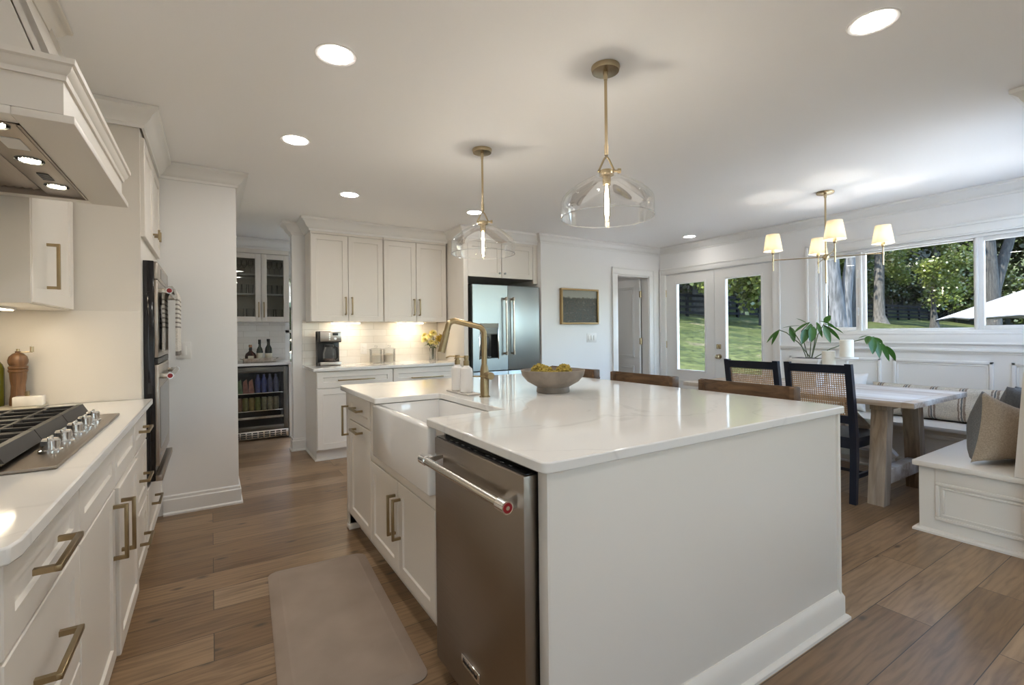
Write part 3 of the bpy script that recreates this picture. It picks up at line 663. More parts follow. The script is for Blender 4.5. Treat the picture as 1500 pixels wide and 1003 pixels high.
def trunk_mesh(seed, h, r):
    rd = random.Random(seed); g = G(); pts = []; rs = []
    for i in range(9):
        t = i / 8; pts.append((.25 * math.sin(t * 3 + seed) * t, .25 * math.cos(t * 2 + seed) * t, -.3 + h * t)); rs.append(r * (1.9 if i == 0 else 1.25 if i == 1 else 1 - .55 * t))
    g.tube(pts, rs, 12)
    for k in range(6):
        t = rd.uniform(.35, .9); a = rd.uniform(0, 6.28); z0 = h * t; L = rd.uniform(1.5, 2.8)
        g.tube([(0, 0, z0), (math.cos(a) * L * .5, math.sin(a) * L * .5, z0 + L * .5), (math.cos(a) * L, math.sin(a) * L, z0 + L * .75)], [r * .35, r * .22, r * .08], 8)
    return g.mesh('trunk', 'bark_dark', (0, 0, 0), 60)
tm = [trunk_mesh(1, 8.5, .26), trunk_mesh(2, 9, .32), trunk_mesh(3, 3, .09)]
def tree(x, y, kind, s, rz, label, group=None, name='tree', z=None, trunk=None):
    t = thing(name, label, 'tree' if kind in (0, 1, 5) else 'shrub', (x, y, (zt(x, y) if z is None else z)), group, rz); t.scale = (s, s, s)
    a = bpy.data.objects.new('foliage', cm[kind]); C.objects.link(a); a.parent = t
    b = bpy.data.objects.new('trunk', tm[(0, 1, 2, 2, 2, 0)[kind]]); C.objects.link(b); b.parent = t
    return t
rd = random.Random(4)
WOOD = 'leafy green tree in the wood behind the black fence'; UND = 'dark bushy shrub in the undergrowth behind the black fence'
k = 0
for row, (yy, xs_) in enumerate(((22.5, [15 + 5.2 * i for i in range(11)]), (28.5, [17 + 6.2 * i for i in range(12)]), (35.5, [22 + 7.5 * i for i in range(12)]))):
    for x in xs_:
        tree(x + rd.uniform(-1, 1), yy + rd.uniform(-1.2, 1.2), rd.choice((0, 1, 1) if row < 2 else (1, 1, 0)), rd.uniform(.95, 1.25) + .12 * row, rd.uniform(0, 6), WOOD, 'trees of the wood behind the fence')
for x in [15.5 + 3.7 * i for i in range(15)]:
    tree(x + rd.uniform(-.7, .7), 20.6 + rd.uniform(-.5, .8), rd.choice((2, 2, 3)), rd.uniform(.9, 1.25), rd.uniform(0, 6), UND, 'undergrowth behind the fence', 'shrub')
for i in range(9):
    tree(66 + 3.2 * (i % 3) + rd.uniform(-1, 1), 1.5 + 2.3 * i, rd.choice((0, 1, 1)), rd.uniform(1.05, 1.35), rd.uniform(0, 6), WOOD, 'trees of the wood behind the fence')
for i in range(7):
    tree(62.5 + rd.uniform(-.6, .6), 3 + 2.3 * i, rd.choice((2, 3)), rd.uniform(1.1, 1.4), rd.uniform(0, 6), UND, 'undergrowth behind the fence', 'shrub')
# the trees that can be told apart
tree(46.2, 13.5, 5, .75, 2.0, 'yellow green sunlit tree in the middle pane of the wide window', name='leafy_tree')
def trunk_thing(name, label, base, stems, mat, crown=None):
    t = thing(name, label, 'tree', base); g = G()
    for pts, rs in stems: g.tube([(base[0] + a, base[1] + b, base[2] + c) for a, b, c in pts], rs, 16)
    part('trunk', g, mat, t, smooth=60)
    if crown is not None:
        kind, dz, s = crown; a = bpy.data.objects.new('foliage', cm[kind]); C.objects.link(a); a.parent = t; a.location = (0, 0, dz); a.scale = (s, s, s)
    return t
sq = Vector((.846, -.533, 0))                    # across the view
def S(a, z): return (sq.x * a, sq.y * a, z)
bx, by = 17.83, 7.67
trunk_thing('twin_trunk_tree', 'grey twin stemmed tree close to the left pane of the wide window', (bx, by, zt(bx, by)),
    [([S(-.02, -.3), S(-.04, .4), S(-.06, 1.2), S(-.12, 2.0), S(-.21, 2.9), S(-.26, 3.8), S(-.45, 6.3), S(-.8, 9)], [.42, .33, .27, .215, .19, .18, .16, .12]), ([S(.06, -.3), S(.08, .4), S(.10, 1.2), S(.17, 2.0), S(.27, 2.9), S(.41, 3.8), S(.85, 6.3), S(1.4, 9)], [.40, .30, .24, .175, .155, .15, .14, .1])], 'bark', (0, 3.6, .95))
bx, by = 21.6, 8.8
trunk_thing('shaded_trunk_tree', 'dark shaded tree trunk just behind the twin stemmed tree', (bx, by, zt(bx, by)), [([S(.0, -.3), S(.02, 2), S(.05, 5), S(.1, 9)], [.26, .19, .17, .15])], 'bark_dark', (1, 2.8, .9))
bx, by = 43.8, 16.1
trunk_thing('straight_trunk_tree', 'straight grey tree with flared roots in the middle pane of the wide window', (bx, by, zt(bx, by)), [([S(0, -.5), S(.0, .05), S(-.05, .6), S(-.05, 2), S(0, 5), S(.1, 9)], [.85, .55, .38, .34, .31, .28])], 'bark_mid', (1, 3.5, 1.0))
bx, by = 41.5, 9.3
trunk_thing('forked_trunk_tree', 'grey forked tree trunk behind the white umbrella', (bx, by, zt(bx, by)), [([S(0, -.4), S(.0, 1), S(-.05, 2.6), S(-.12, 4.4), S(-.3, 8)], [.6, .46, .42, .38, .3]), ([S(0, 1.8), S(.15, 3.2), S(.7, 5.0), S(1.7, 8)], [.34, .32, .28, .2])], 'bark_dark', (0, 3.8, 1.0))
trunk_thing('lawn_edge_tree', 'dark tree trunk at the fence seen through the left french door', (25.3, 18.7, zt(25.3, 18.7)), [([S(0, -.4), S(0, 1.2), S(.08, 4), S(.1, 8)], [.5, .34, .28, .22])], 'bark_dark', (1, 3.2, .9))
trunk_thing('overhanging_tree', 'sunlit bright green tree hanging over the fence in the right french door', (24.7, 15.6, zt(24.7, 15.6)), [([S(1.2, -.4), S(1.2, 1.0), S(.8, 2.4), S(.1, 4.5)], [.16, .13, .11, .05])], 'bark_dark', (4, .55, 1.05))
tree(2.6, 15, 3, 1.0, .3, 'green shrub outside the pantry window', name='garden_shrub', z=-.3)
tree(1.2, 18, 2, 1.3, 1.3, 'tall dark shrub outside the pantry window', name='garden_shrub', z=-.3)
# white patio umbrella
ub = thing('patio_umbrella', 'white canvas patio umbrella outside the right end of the wide window', 'umbrella', (13.3, 2.05, -.45))
g = G(); n = 8; ap = Vector((13.3, 2.05, 2.17)); rim = [Vector((13.3 + 1.75 * math.cos(2 * PI * i / n + .25), 2.05 + 1.75 * math.sin(2 * PI * i / n + .25), 1.42)) for i in range(n)]
for i in range(n):
    a, b = rim[i], rim[(i + 1) % n]; m_ = (a + b) / 2 * .985 + ap * .015 + Vector((0, 0, .03))
    for off in (0, -.012):
        o_ = Vector((0, 0, off)); va, vb, vm, vp = g.v(a + o_), g.v(b + o_), g.v(m_ + o_), g.v(ap + o_); g.f([vp, va, vm]); g.f([vp, vm, vb])
part('canopy', g, 'canvas', ub, smooth=0)
g = G(); g.cyl((13.3, 2.05, -.45), (13.3, 2.05, 2.22), .028); part('pole', g, 'fence', ub)
for a in rim:
    g = G(); g.cyl(ap - Vector((0, 0, .05)), a - Vector((0, 0, .03)), .012, seg=6); part('rib', g, 'fence', ub)
g = G(); g.cyl((13.3, 2.05, -.45), (13.3, 2.05, -.36), .3); part('base', g, 'fence', ub)

# ================================================================== LEFT RUN
FX = -.31                                            # carcass face; fronts reach x = -.29
def front(kind, root, y0, y1, z0, z1, pullspec=None, face=FX, n=XP, rail=.055, mat='cab', label=None, plabel=None):
    """a door or drawer on a face along y (n = +x or -x); pullspec ('h'|'v', y, z, length)"""
    g = G(); g.shaker((face, y0 + .0015, z0 + .0015), YP, n, y1 - y0 - .003, z1 - z0 - .003, .02, rail)
    d = part(kind, g, mat, root, label)
    if pullspec: add_pull(d, pullspec, face + n.x * .02, n, 'y')
    return d
def add_pull(d, spec, face, n, axis):
    h, a, z, L = spec; g = G()
    if h == 'h': p, q = (a - L / 2, z), (a + L / 2, z)
    else: p, q = (a, z - L / 2), (a, z + L / 2)
    if axis == 'y': g.pull((face, p[0], p[1]), (face, q[0], q[1]), n)
    else: g.pull((p[0], face, p[1]), (q[0], face, q[1]), n)
    part('handle', g, 'brass', d)
c = thing('drawer_cabinet', 'white three drawer base cabinet at the near end of the cooktop counter', 'cabinet', (-.6, 1.35, 0))
g = G(); g.box(-.897, FX, 1.06, 1.632, .10, .884); g.box(-.897, -.335, 1.06, 1.632, 0, .10); part('body', g, 'cab', c)
front('drawer', c, 1.10, 1.632, .712, .874, ('h', 1.345, .795, .19)); front('drawer', c, 1.10, 1.632, .415, .708, ('h', 1.345, .585, .19)); front('drawer', c, 1.10, 1.632, .115, .411, ('h', 1.345, .285, .19))
c = thing('cooktop_cabinet', 'white double door base cabinet under the gas cooktop', 'cabinet', (-.6, 2.15, 0))
g = G(); g.box(-.897, FX, 1.634, 2.676, .10, .884); g.box(-.897, -.335, 1.634, 2.676, 0, .10); part('body', g, 'cab', c)
front('false_front', c, 1.636, 2.166, .712, .874); front('false_front', c, 2.170, 2.674, .712, .874)
front('door', c, 1.636, 2.166, .115, .708, ('v', 2.128, .565, .19)); front('door', c, 2.170, 2.674, .115, .708, ('v', 2.205, .565, .19), face=FX + .012)
c = thing('drawer_cabinet', 'white three drawer base cabinet beside the wall oven', 'cabinet', (-.6, 2.9, 0))
g = G(); g.box(-.897, FX, 2.678, 3.148, .10, .884); g.box(-.897, -.335, 2.678, 3.148, 0, .10); part('body', g, 'cab', c)
for z0, z1 in ((.712, .874), (.415, .708), (.115, .411)): front('drawer', c, 2.68, 3.14, z0, z1, ('h', 2.91, (z0 + z1) / 2, .17))
g = G(); g.prism([(-.9, 1.04), (-.305, 1.04), (-.27, 1.055), (-.263, 1.085), (-.263, 3.15), (-.9, 3.15)], .884, .914)
o = solo('countertop', g, 'quartz', 'white quartz countertop running along the left wall under the cooktop', 'countertop', (-.6, 2.1, .884))
b = o.modifiers.new('edge', 'BEVEL'); b.width = .004; b.segments = 2; b.limit_method = 'ANGLE'
solo('splash_panel', G().box(-.88, -.312, 3.151, 3.169, .9145, 1.372, .001), 'splash', 'pale quartz splash panel on the oven cabinet side behind the pepper mill', 'backsplash', (-.6, 3.16, .914))
solo('splash_panel', G().box(-.897, -.881, 1.04, 3.169, .9145, 1.765, .001), 'splash', 'pale quartz splash panel on the left wall behind the cooktop', 'backsplash', (-.89, 2.1, .914))

# ---- tall oven cabinet
c = thing('oven_cabinet', 'tall white oven cabinet built up to the ceiling', 'cabinet', (-.6, 3.63, 0))
g = G(); g.box(-.897, FX, 3.17, 4.088, .10, CEIL - .002); g.box(-.897, -.335, 3.17, 4.088, 0, .10); part('body', g, 'cab', c)
front('drawer', c, 3.18, 4.07, .115, .425, ('h', 3.45, .30, .19))
for a, b_, kk in ((3.18, 3.622, 3.585), (3.628, 4.07, 3.665)):
    d = front('door', c, a, b_, 1.77, 2.295); g = G(); g.cyl((-.29, kk, 1.855), (-.262, kk, 1.855), .006); g.box(-.266, -.254, kk - .006, kk + .006, 1.825, 1.885, .002); part('knob', g, 'brass', d)
ov = thing('wall_oven', 'stainless double wall oven set in the tall cabinet', 'oven', (-.27, 3.63, .45))
OY0, OY1 = 3.25, 4.01
part('body', G().box(-.309, -.262, OY0, OY1, .45, 1.655, .002), 'gloss', ov, 'black side trim')
def oven_door(nm, z0, z1, hz, win):
    g = G(); g.box(-.262, -.245, OY0 + .004, OY1 - .004, z0, z1, .003); d = part(nm, g, 'steelh', ov)
    if win: part('window', G().box(-.2455, -.2435, OY0 + .09, OY1 - .09, z0 + .08, z1 - .13), 'gloss', d, 'dark oven window')
    if hz:
        g = G(); g.cyl((-.195, OY0 + .05, hz), (-.195, OY1 - .05, hz), .0125)
        for y in (OY0 + .075, OY1 - .075): g.box(-.246, -.19, y - .012, y + .012, hz - .014, hz + .014, .004)
        part('handle', g, 'bar', d)
        for y, sg in ((OY0 + .05, -1), (OY1 - .05, 1)):
            g = G(); g.cyl((-.195, y - sg * .014, hz), (-.195, y + sg * .012, hz), .0165, seg=20); part('handle_end', g, 'nickel', d)
            g = G(); g.cyl((-.195, y + sg * .012, hz), (-.195, y + sg * .0145, hz), .0125, seg=20); part('medallion', g, 'red', d, 'red round medallion')
    return d
oven_door('control_panel', 1.555, 1.652, None, 0)
part('display', G().box(-.2455, -.2435, OY0 + .2, OY1 - .2, 1.575, 1.632), 'gloss', ov)
oven_door('upper_door', 1.125, 1.552, 1.497, 1)
dl = oven_door('lower_door', .53, 1.085, 1.020, 1)
part('vent_trim', G().box(-.262, -.246, OY0 + .004, OY1 - .004, 1.088, 1.122, .003), 'black', ov)
part('bottom_trim', G().box(-.262, -.230, OY0 - .006, OY1 + .004, .45, .482, .003), 'dsteel', ov)
part('badge', G().box(-.2445, -.2425, 3.33, 3.41, .555, .585, .001), 'nickel', ov, 'small rectangular badge')
# striped towel over the upper oven handle
g = G(); TY0, TY1 = 3.33, 3.60; prof = []
for z in (1.16, 1.24, 1.32, 1.40, 1.47): prof.append((-.222, z))
for a in range(7):
    th = PI - a * PI / 6; prof.append((-.195 + .0165 * math.cos(th) * 1.1, 1.497 + .019 * math.sin(th)))
for z in (1.47, 1.40, 1.32, 1.24, 1.13): prof.append((-.168, z))
ny = 10; th_ = .011
def cloth(off):
    rows = []
    for i, (x, z) in enumerate(prof):
        c_ = 1 if i < 6 else -1
        dx = off if i >= 8 else (-off if i <= 5 else 0); dz = off if 5 < i < 9 else 0
        rows.append([g.v((x + dx + .004 * math.sin(j * 1.9 + i * .3) * (1 if i > 10 or i < 3 else .2), TY0 + (TY1 - TY0) * j / ny, z + dz)) for j in range(ny + 1)])
    return rows
A = cloth(0); B = cloth(th_)
for rows in (A, B):
    for r0_, r1_ in zip(rows, rows[1:]):
        for j in range(ny): g.f([r0_[j], r0_[j + 1], r1_[j + 1], r1_[j]])
m_ = len(prof) - 1
for j in range(ny): g.f([A[0][j], A[0][j + 1], B[0][j + 1], B[0][j]]); g.f([A[m_][j], A[m_][j + 1], B[m_][j + 1], B[m_][j]])
for i in range(m_): g.f([A[i][0], A[i + 1][0], B[i + 1][0], B[i][0]]); g.f([A[i][ny], A[i + 1][ny], B[i + 1][ny], B[i][ny]])
st = [(0, (.20, .18, .16)), (.06, (.62, .59, .54))]
for k in range(7): st += [(.40 + k * .065, (.22, .20, .18)), (.425 + k * .065, (.62, .59, .54))]
mt['towel'] = stripe_mat('striped towel', st, 2, .4, wob=.004)
solo('striped_towel', g, 'towel', 'white and grey striped towel hanging over the oven handle', 'towel', (-.195, 3.46, 1.497), smooth=60)

# ---- upper cabinet beside the hood
c = thing('wall_cabinet', 'white upper cabinet between the range hood and the oven cabinet', 'cabinet', (-.74, 2.8, 1.372))
g = G(); g.box(-.897, -.59, 2.482, 3.150, 1.372, CEIL - .002); g.box(-.59, -.572, 2.482, 2.494, 1.372, CEIL - .002); part('body', g, 'cab', c)
g = G(); g.shaker((-.59, 2.502, 1.376), YP, XP, .64, .914, .02, .058); d = part('door', g, 'cab', c); add_pull(d, ('v', 2.69, 1.535, .19), -.57, XP, 'y')
sl = thing('under_cabinet_light', 'glowing light strip under the upper cabinet left of the pepper mill', 'light', (-.75, 2.72, 1.365))
part('housing', G().box(-.78, -.72, 2.52, 2.92, 1.362, 1.3715), 'white', sl); part('lens', G().box(-.775, -.725, 2.53, 2.91, 1.3595, 1.3622), 'strip_left', sl)

# ---- range hood
h = thing('range_hood', 'white panelled range hood with moulded mantel over the cooktop', 'range hood', (-.6, 2.02, 1.765)); HY0, HY1 = 1.57, 2.476
g = G(); g.box(-.9, -.30, HY0, HY0 + .02, 1.785, 1.90); g.box(-.32, -.30, HY0 + .02, HY1 - .02, 1.785, 1.90); g.box(-.9, -.30, HY1 - .02, HY1, 1.785, 1.90); g.box(-.9, -.305, HY0 + .005, HY1 - .005, 1.88, 1.905)
part('mantel', g, 'cab', h)
g = G(); IX, IY0, IY1 = -.393, 1.632, 2.410; ZB = 1.765
g.box(IX, -.28, HY0, HY1, ZB, 1.785, .002); g.box(-.9, IX, HY0, IY0, ZB, 1.785, .002); g.box(-.9, IX, IY1, HY1, ZB, 1.785, .002); g.box(-.9, -.85, IY0, IY1, ZB, 1.785)
part('bottom_board', g, 'cab', h)
MC = [(0, 1.866), (.006, 1.866), (.008, 1.878), (.016, 1.886), (.020, 1.898), (.026, 1.902), (.027, 1.915), (0, 1.915)]
g = G(); g.sweep(MC, [(-.9, HY0), (-.30, HY0), (-.30, HY1), (-.9, HY1)], -1); g.box(-.9, -.298, HY0, HY1, 1.905, 1.914); part('mantel_moulding', g, 'cab', h)
# tapered chimney: core, field panels, corner boards with a shadow gap
def lerp(a, b, t): return a + (b - a) * t
BX, TX = -.322, -.508; BY0, TY0_, BYF = 1.605, 1.635, 2.452; CZ0, CZ1 = 1.914, CEIL - .002
def cx_(z): return lerp(BX, TX, (z - CZ0) / (CZ1 - CZ0))
def cy_(z): return lerp(BY0, TY0_, (z - CZ0) / (CZ1 - CZ0))
g = G(); g.hexa([(-.9, cy_(CZ0) + .014, CZ0), (cx_(CZ0) - .014, cy_(CZ0) + .014, CZ0), (cx_(CZ0) - .014, BYF, CZ0), (-.9, BYF, CZ0)], [(-.9, cy_(CZ1) + .014, CZ1), (cx_(CZ1) - .014, cy_(CZ1) + .014, CZ1), (cx_(CZ1) - .014, BYF, CZ1), (-.9, BYF, CZ1)])
part('chimney', g, 'cab', h)
def side_slab(x_off0, x_off1):
    g = G(); q = []
    for z in (CZ0, CZ1):
        xa = -.9 if x_off0 is None else cx_(z) - x_off0; xb = cx_(z) - x_off1; y = cy_(z); q.append([(xa, y, z), (xb, y, z), (xb, y + .0135, z), (xa, y + .0135, z)])
    return g.hexa(*q)
part('side_panel', side_slab(None, .030), 'cab', h); part('corner_board', side_slab(.0262, 0), 'cab', h)
for y0, y1 in ((None, .05), (-.05, None)):
    g = G(); q = []
    for z in (CZ0, CZ1):
        a = cy_(z) if y0 is None else BYF + y0; b_ = cy_(z) + y1 if y0 is None else BYF; q.append([(cx_(z) - .014, a, z), (cx_(z), a, z), (cx_(z), b_, z), (cx_(z) - .014, b_, z)])
    part('front_board', g.hexa(*q), 'cab', h)
g = G(); g.sweep([(0, 2.372), (.008, 2.372), (.012, 2.386), (.024, 2.398), (.040, 2.420), (.052, 2.425), (.054, 2.437), (-.02, 2.437)], [(-.9, 1.63), (-.502, 1.63), (-.502, 2.455), (-.9, 2.455)], -1); part('ceiling_moulding', g, 'cab', h)
# steel insert, filters and lamps
g = G(); g.box(-.85, IX, IY0, IY1, 1.795, 1.80); g.box(-.85, IX, IY0, IY0 + .006, 1.762, 1.797); g.box(-.85, IX, IY1 - .006, IY1, 1.762, 1.797); g.box(IX - .006, IX, IY0, IY1, 1.762, 1.797); g.box(-.505, IX - .012, IY0 + .008, IY1 - .008, 1.768, 1.776, .002)
ins = part('steel_insert', g, 'dsteel', h, 'brushed steel insert')
g = G()
for k in range(15):
    x = -.84 + k * .022; g.obox((x, 2.021, 1.782), (0, 1, 0), (1, 0, .35), (-.35, 0, 1), .372, .009, .0012)
part('baffle_filter', g, 'dsteel', h)
part('filter_latch', G().box(-.66, -.63, 2.02, 2.06, 1.766, 1.775, .002), 'black', h)
part('rating_plate', G().box(-.47, -.425, 1.765, 1.86, 1.7660, 1.7685), 'plate', h, 'white rating plate')
g = G()
for k in range(6): g.box(-.468, -.44, 2.10 + k * .014, 2.109 + k * .014, 1.7655, 1.7685)
part('switch_panel', g, 'black', h)
for y in (1.665, 1.958, 2.25):
    g = G(); g.lathe([(.033, 0), (.033, .004), (.024, .004), (.024, 0)], (-.45, y, 1.764), 24, caps=False); l_ = part('hood_lamp', g, 'steel', h)
    part('lens', G().cyl((-.45, y, 1.7655), (-.45, y, 1.768), .024, seg=20), 'hoodlamp', l_)

# ---- gas cooktop
k = thing('gas_cooktop', 'stainless five burner gas cooktop with black cast iron grates', 'cooktop', (-.59, 2.08, .914))
part('base_tray', G().box(-.86, -.325, 1.605, 2.562, .9145, .924, .003), 'dsteel', k)
for cx, cy, r in ((-.74, 1.78, .045), (-.53, 1.78, .04), (-.63, 2.09, .058), (-.74, 2.40, .045), (-.53, 2.40, .04)):
    g = G(); g.lathe([(r * 1.25, .924), (r * 1.2, .932), (r, .934), (r, .944), (r * .8, .948), (.001, .948)], (cx, cy, 0), 24); part('burner', g, 'iron', k)
for y0, y1 in ((1.622, 1.926), (1.932, 2.236), (2.242, 2.556)):
    g = G(); z0, z1 = .953, .968
    g.hexa([(-.452, y0, .938), (-.422, y0, .938), (-.422, y1, .938), (-.452, y1, .938)], [(-.456, y0, .972), (-.440, y0, .972), (-.440, y1, .972), (-.456, y1, .972)])
    g.box(-.842, -.826, y0, y1, .940, z1, .003); g.box(-.842, -.44, y0, y0 + .015, .945, z1, .003); g.box(-.842, -.44, y1 - .015, y1, .945, z1, .003)
    n_ = 3
    for i in range(1, n_): 
        y = lerp(y0, y1, i / n_); g.box(-.842, -.44, y - .006, y + .006, z0, z1, .003)
    for x in (-.74, -.64, -.54): g.box(x - .006, x + .006, y0, y1, z0, z1, .003)
    for x in (-.835, -.45):
        for y in (y0 + .02, y1 - .02): g.box(x - .008, x + .008, y - .008, y + .008, .924, .945)
    part('grate', g, 'iron', k)
for y in (1.80, 1.935, 2.08, 2.225, 2.36):
    g = G(); g.lathe([(.026, .924), (.026, .931), (.020, .933), (.0205, .957), (.017, .962), (.001, .962)], (-.378, y, 0), 24); g.box(-.381, -.375, y - .022, y + .022, .957, .968, .002); part('knob', g, 'nickel', k, 'chrome control knob')
# ---- things on the left counter
solo('serving_board', G().box(-.885, -.665, 2.86, 3.145, .9148, .930, .004), P('grey stone board', (.42, .38, .30), .45, var=.1), 'grey stone board on the counter under the pepper mill', 'board', (-.77, 3.0, .914))
pm = thing('pepper_mill', 'turned olive wood pepper mill with a crank on the left counter', 'pepper mill', (-.755, 3.085, .9305))
g = G(); g.lathe([(.030, 0), (.031, .012), (.030, .03), (.026, .05), (.0245, .09), (.029, .125), (.030, .15), (.034, .155), (.034, .163), (.030, .166), (.034, .170), (.034, .178), (.029, .182)], (-.755, 3.085, .9305), 28); part('body', g, 'mill', pm)
g = G(); g.lathe([(.029, .183), (.034, .196), (.035, .208), (.031, .224), (.018, .238), (.010, .241), (.010, .249), (.001, .250)], (-.755, 3.085, .9305), 28); part('head', g, 'mill', pm)
g = G(); g.box(-.755, -.705, 3.080, 3.088, 1.172, 1.177, .001); g.cyl((-.708, 3.084, 1.175), (-.708, 3.084, 1.200), .007); g.cyl((-.755, 3.085, 1.17), (-.755, 3.085, 1.19), .006); part('crank', g, 'brass2', pm, 'brass crank')
sb = thing('salt_box', 'small white marble salt box in front of the pepper mill', 'salt box', (-.695, 3.03, .9305))
part('box', G().box(-.755, -.655, 2.995, 3.055, .9305, .975, .004), 'marble', sb); part('knob', G().cyl((-.712, 3.03, .975), (-.712, 3.03, .998), .008), 'brass', sb)
bt = thing('oil_bottle', 'olive green oil bottle at the left edge of the picture', 'bottle', (-.82, 3.09, .9305))
g = G(); g.lathe([(.033, 0), (.034, .01), (.034, .17), (.028, .19), (.012, .215), (.012, .245), (.001, .246)], (-.835, 3.09, .9305), 24); part('body', g, 'oil', bt); part('cap', G().cyl((-.835, 3.09, 1.176), (-.835, 3.09, 1.20), .014), 'black', bt)

# ================================================================== END WALL
def plate(name, label, c, u, n, rockers, w=.075, hgt=.118, outlet=False):
    c, u, n = Vector(c), Vector(u), Vector(n); z = Vector((0, 0, 1))
    t = thing(name, label, 'light switch' if not outlet else 'outlet', c)
    g = G(); g.obox(c + n * .003, u, z, n, w / 2, hgt / 2, .003, .0015); part('cover_plate', g, 'plate', t)
    for i in range(rockers):
        g = G(); x = (i - (rockers - 1) / 2) * .046
        if outlet:
            for dz in (-.021, .021):
                g = G(); g.obox(c + u * x + z * dz + n * .0065, u, z, n, .016, .014, .0015, .001); part('socket', g, 'plate', t)
        else:
            g.obox(c + u * x + n * .008, u, z, (n + z * .06).normalized(), .016, .033, .003, .001); part('rocker', g, 'plate', t)
plate('light_switch', 'white light switch on the wall end beside the oven', (-.163, 4.0895, 1.14), XP, YM, 1, .085)
plate('light_switch', 'white triple light switch under the landscape painting', (4.225, 4.7495, 1.165), XP, YM, 3, .165)
plate('power_outlet', 'white outlet in the tile behind the coffee maker', (1.484, 5.5665, 1.075), XP, YM, 1, .075, outlet=True)

# ================================================================== ISLAND
IF = .75                                             # carcass face; fronts reach x = .73
SX0, SX1, SY0, SY1 = .70, 1.09, 1.725, 2.475         # sink
c = thing('island_cabinet', 'white panelled back body of the kitchen island with baseboard', 'cabinet', (1.6, 2.08, 0))
part('body', G().box(1.335, 1.95, 1.042, 3.148, 0, .882), 'cab', c)
part('end_panel', G().box(.735, 2.272, .996, 1.04, 0, .883, .002), 'cab', c); part('end_panel', G().box(.735, 2.272, 3.15, 3.185, 0, .883, .002), 'cab', c)
part('corner_stile', G().box(2.262, 2.281, .985, 1.05, .1, .8835, .004), 'cab', c)
IBB = [(0, 0), (.034, 0), (.034, .012), (.026, .020), (.018, .022), (.018, .095), (.010, .112), (.003, .126), (0, .126)]
g = G(); g.sweep(IBB, [(.80, .996), (2.272, .996), (2.272, 1.06)], -1); part('baseboard', g, 'cab', c)
g = G(); g.box(.80, .83, 1.64, 3.15, 0, .105); g.box(.73, .80, 3.12, 3.185, 0, .03, .006); g.box(.745, .80, 3.15, 3.185, 0, .1); part('toe_kick', g, 'cab', c)
g = G(); g.box(.73, .77, .997, 1.038, .03, .883, .002); part('front_stile', g, 'cab', c)
c = thing('pull_out_cabinet', 'white island cabinet with a narrow door and trash pull out beside the sink', 'cabinet', (1.0, 2.9, 0))
part('body', G().box(IF, 1.333, 2.617, 3.149, .105, .883), 'cab', c)
front('door', c, 3.082, 3.149, .115, .878, ('v', 3.112, .70, .19), IF, XM, rail=.022); front('drawer', c, 2.62, 3.078, .715, .878, ('h', 2.85, .80, .16), IF, XM, rail=.05); front('door', c, 2.62, 3.078, .115, .711, ('h', 2.85, .675, .16), IF, XM)
c = thing('sink_cabinet', 'white double door island cabinet under the farmhouse sink', 'cabinet', (1.0, 2.17, 0))
g = G(); g.box(IF, 1.333, 1.64, 2.615, .105, .61); g.box(IF - .018, IF, 1.64, 2.615, .555, .61, .002); g.box(1.10, 1.333, 1.64, 2.615, .61, .882); g.box(IF, 1.333, 1.641, 1.715, .61, .882); g.box(IF, 1.333, 2.485, 2.615, .61, .882); g.box(IF - .018, IF, 1.641, 1.722, .105, .882); g.box(IF - .018, IF, 2.478, 2.615, .61, .882); part('body', g, 'cab', c)
front('door', c, 1.735, 2.172, .115, .553, ('v', 2.14, .39, .19), IF, XM); front('door', c, 2.176, 2.615, .115, .553, ('v', 2.21, .39, .19), IF, XM)
# farmhouse sink
s_ = thing('farmhouse_sink', 'white apron front farmhouse sink in the island', 'sink', (.9, 2.1, .62)); g = G(); zt_, zb_ = .8825, .612
g.box(SX0, SX0 + .042, SY0, SY1, zb_, zt_ - .002, .012, 3); g.box(SX0 + .03, SX1, SY0, SY0 + .04, zb_, zt_ - .002, .004); g.box(SX0 + .03, SX1, SY1 - .04, SY1, zb_, zt_ - .002, .004); g.box(SX1 - .035, SX1, SY0, SY1, zb_, zt_ - .002, .004); g.box(SX0 + .02, SX1 - .01, SY0 + .02, SY1 - .02, zb_, zb_ + .035)
part('basin', g, 'ceramic', s_)
g = G(); g.lathe([(.045, 0), (.045, .003), (.03, .002), (.001, .001)], (.9, 2.1, zb_ + .035), 24); part('drain', g, 'brass', s_, 'brass drain')
# countertop with the sink cut out
CY0, CY1 = 1.742, 2.43
def arc(cx, cy, r, a0, a1, n=5): return [(cx + r * math.cos(R(a0 + (a1 - a0) * i / n)), cy + r * math.sin(R(a0 + (a1 - a0) * i / n))) for i in range(n + 1)]
poly = arc(.725, .99, .025, 180, 270) + arc(2.265, .985, .02, 270, 360) + arc(2.265, 3.19, .02, 0, 90) + arc(.725, 3.185, .025, 90, 180)
poly += arc(.71, CY1 + .01, .01, 180, 270) + arc(1.045, CY1 - .015, .015, 90, 0) + arc(1.045, CY0 + .015, .015, 0, -90) + arc(.71, CY0 - .01, .01, 90, 180)
g = G(); g.prism(poly, .884, .914)
o = solo('countertop', g, 'quartz', 'white veined quartz countertop of the kitchen island', 'countertop', (1.5, 2.08, .884), smooth=30)
b = o.modifiers.new('edge', 'BEVEL'); b.width = .004; b.segments = 2; b.limit_method = 'ANGLE'; b.angle_limit = R(60)
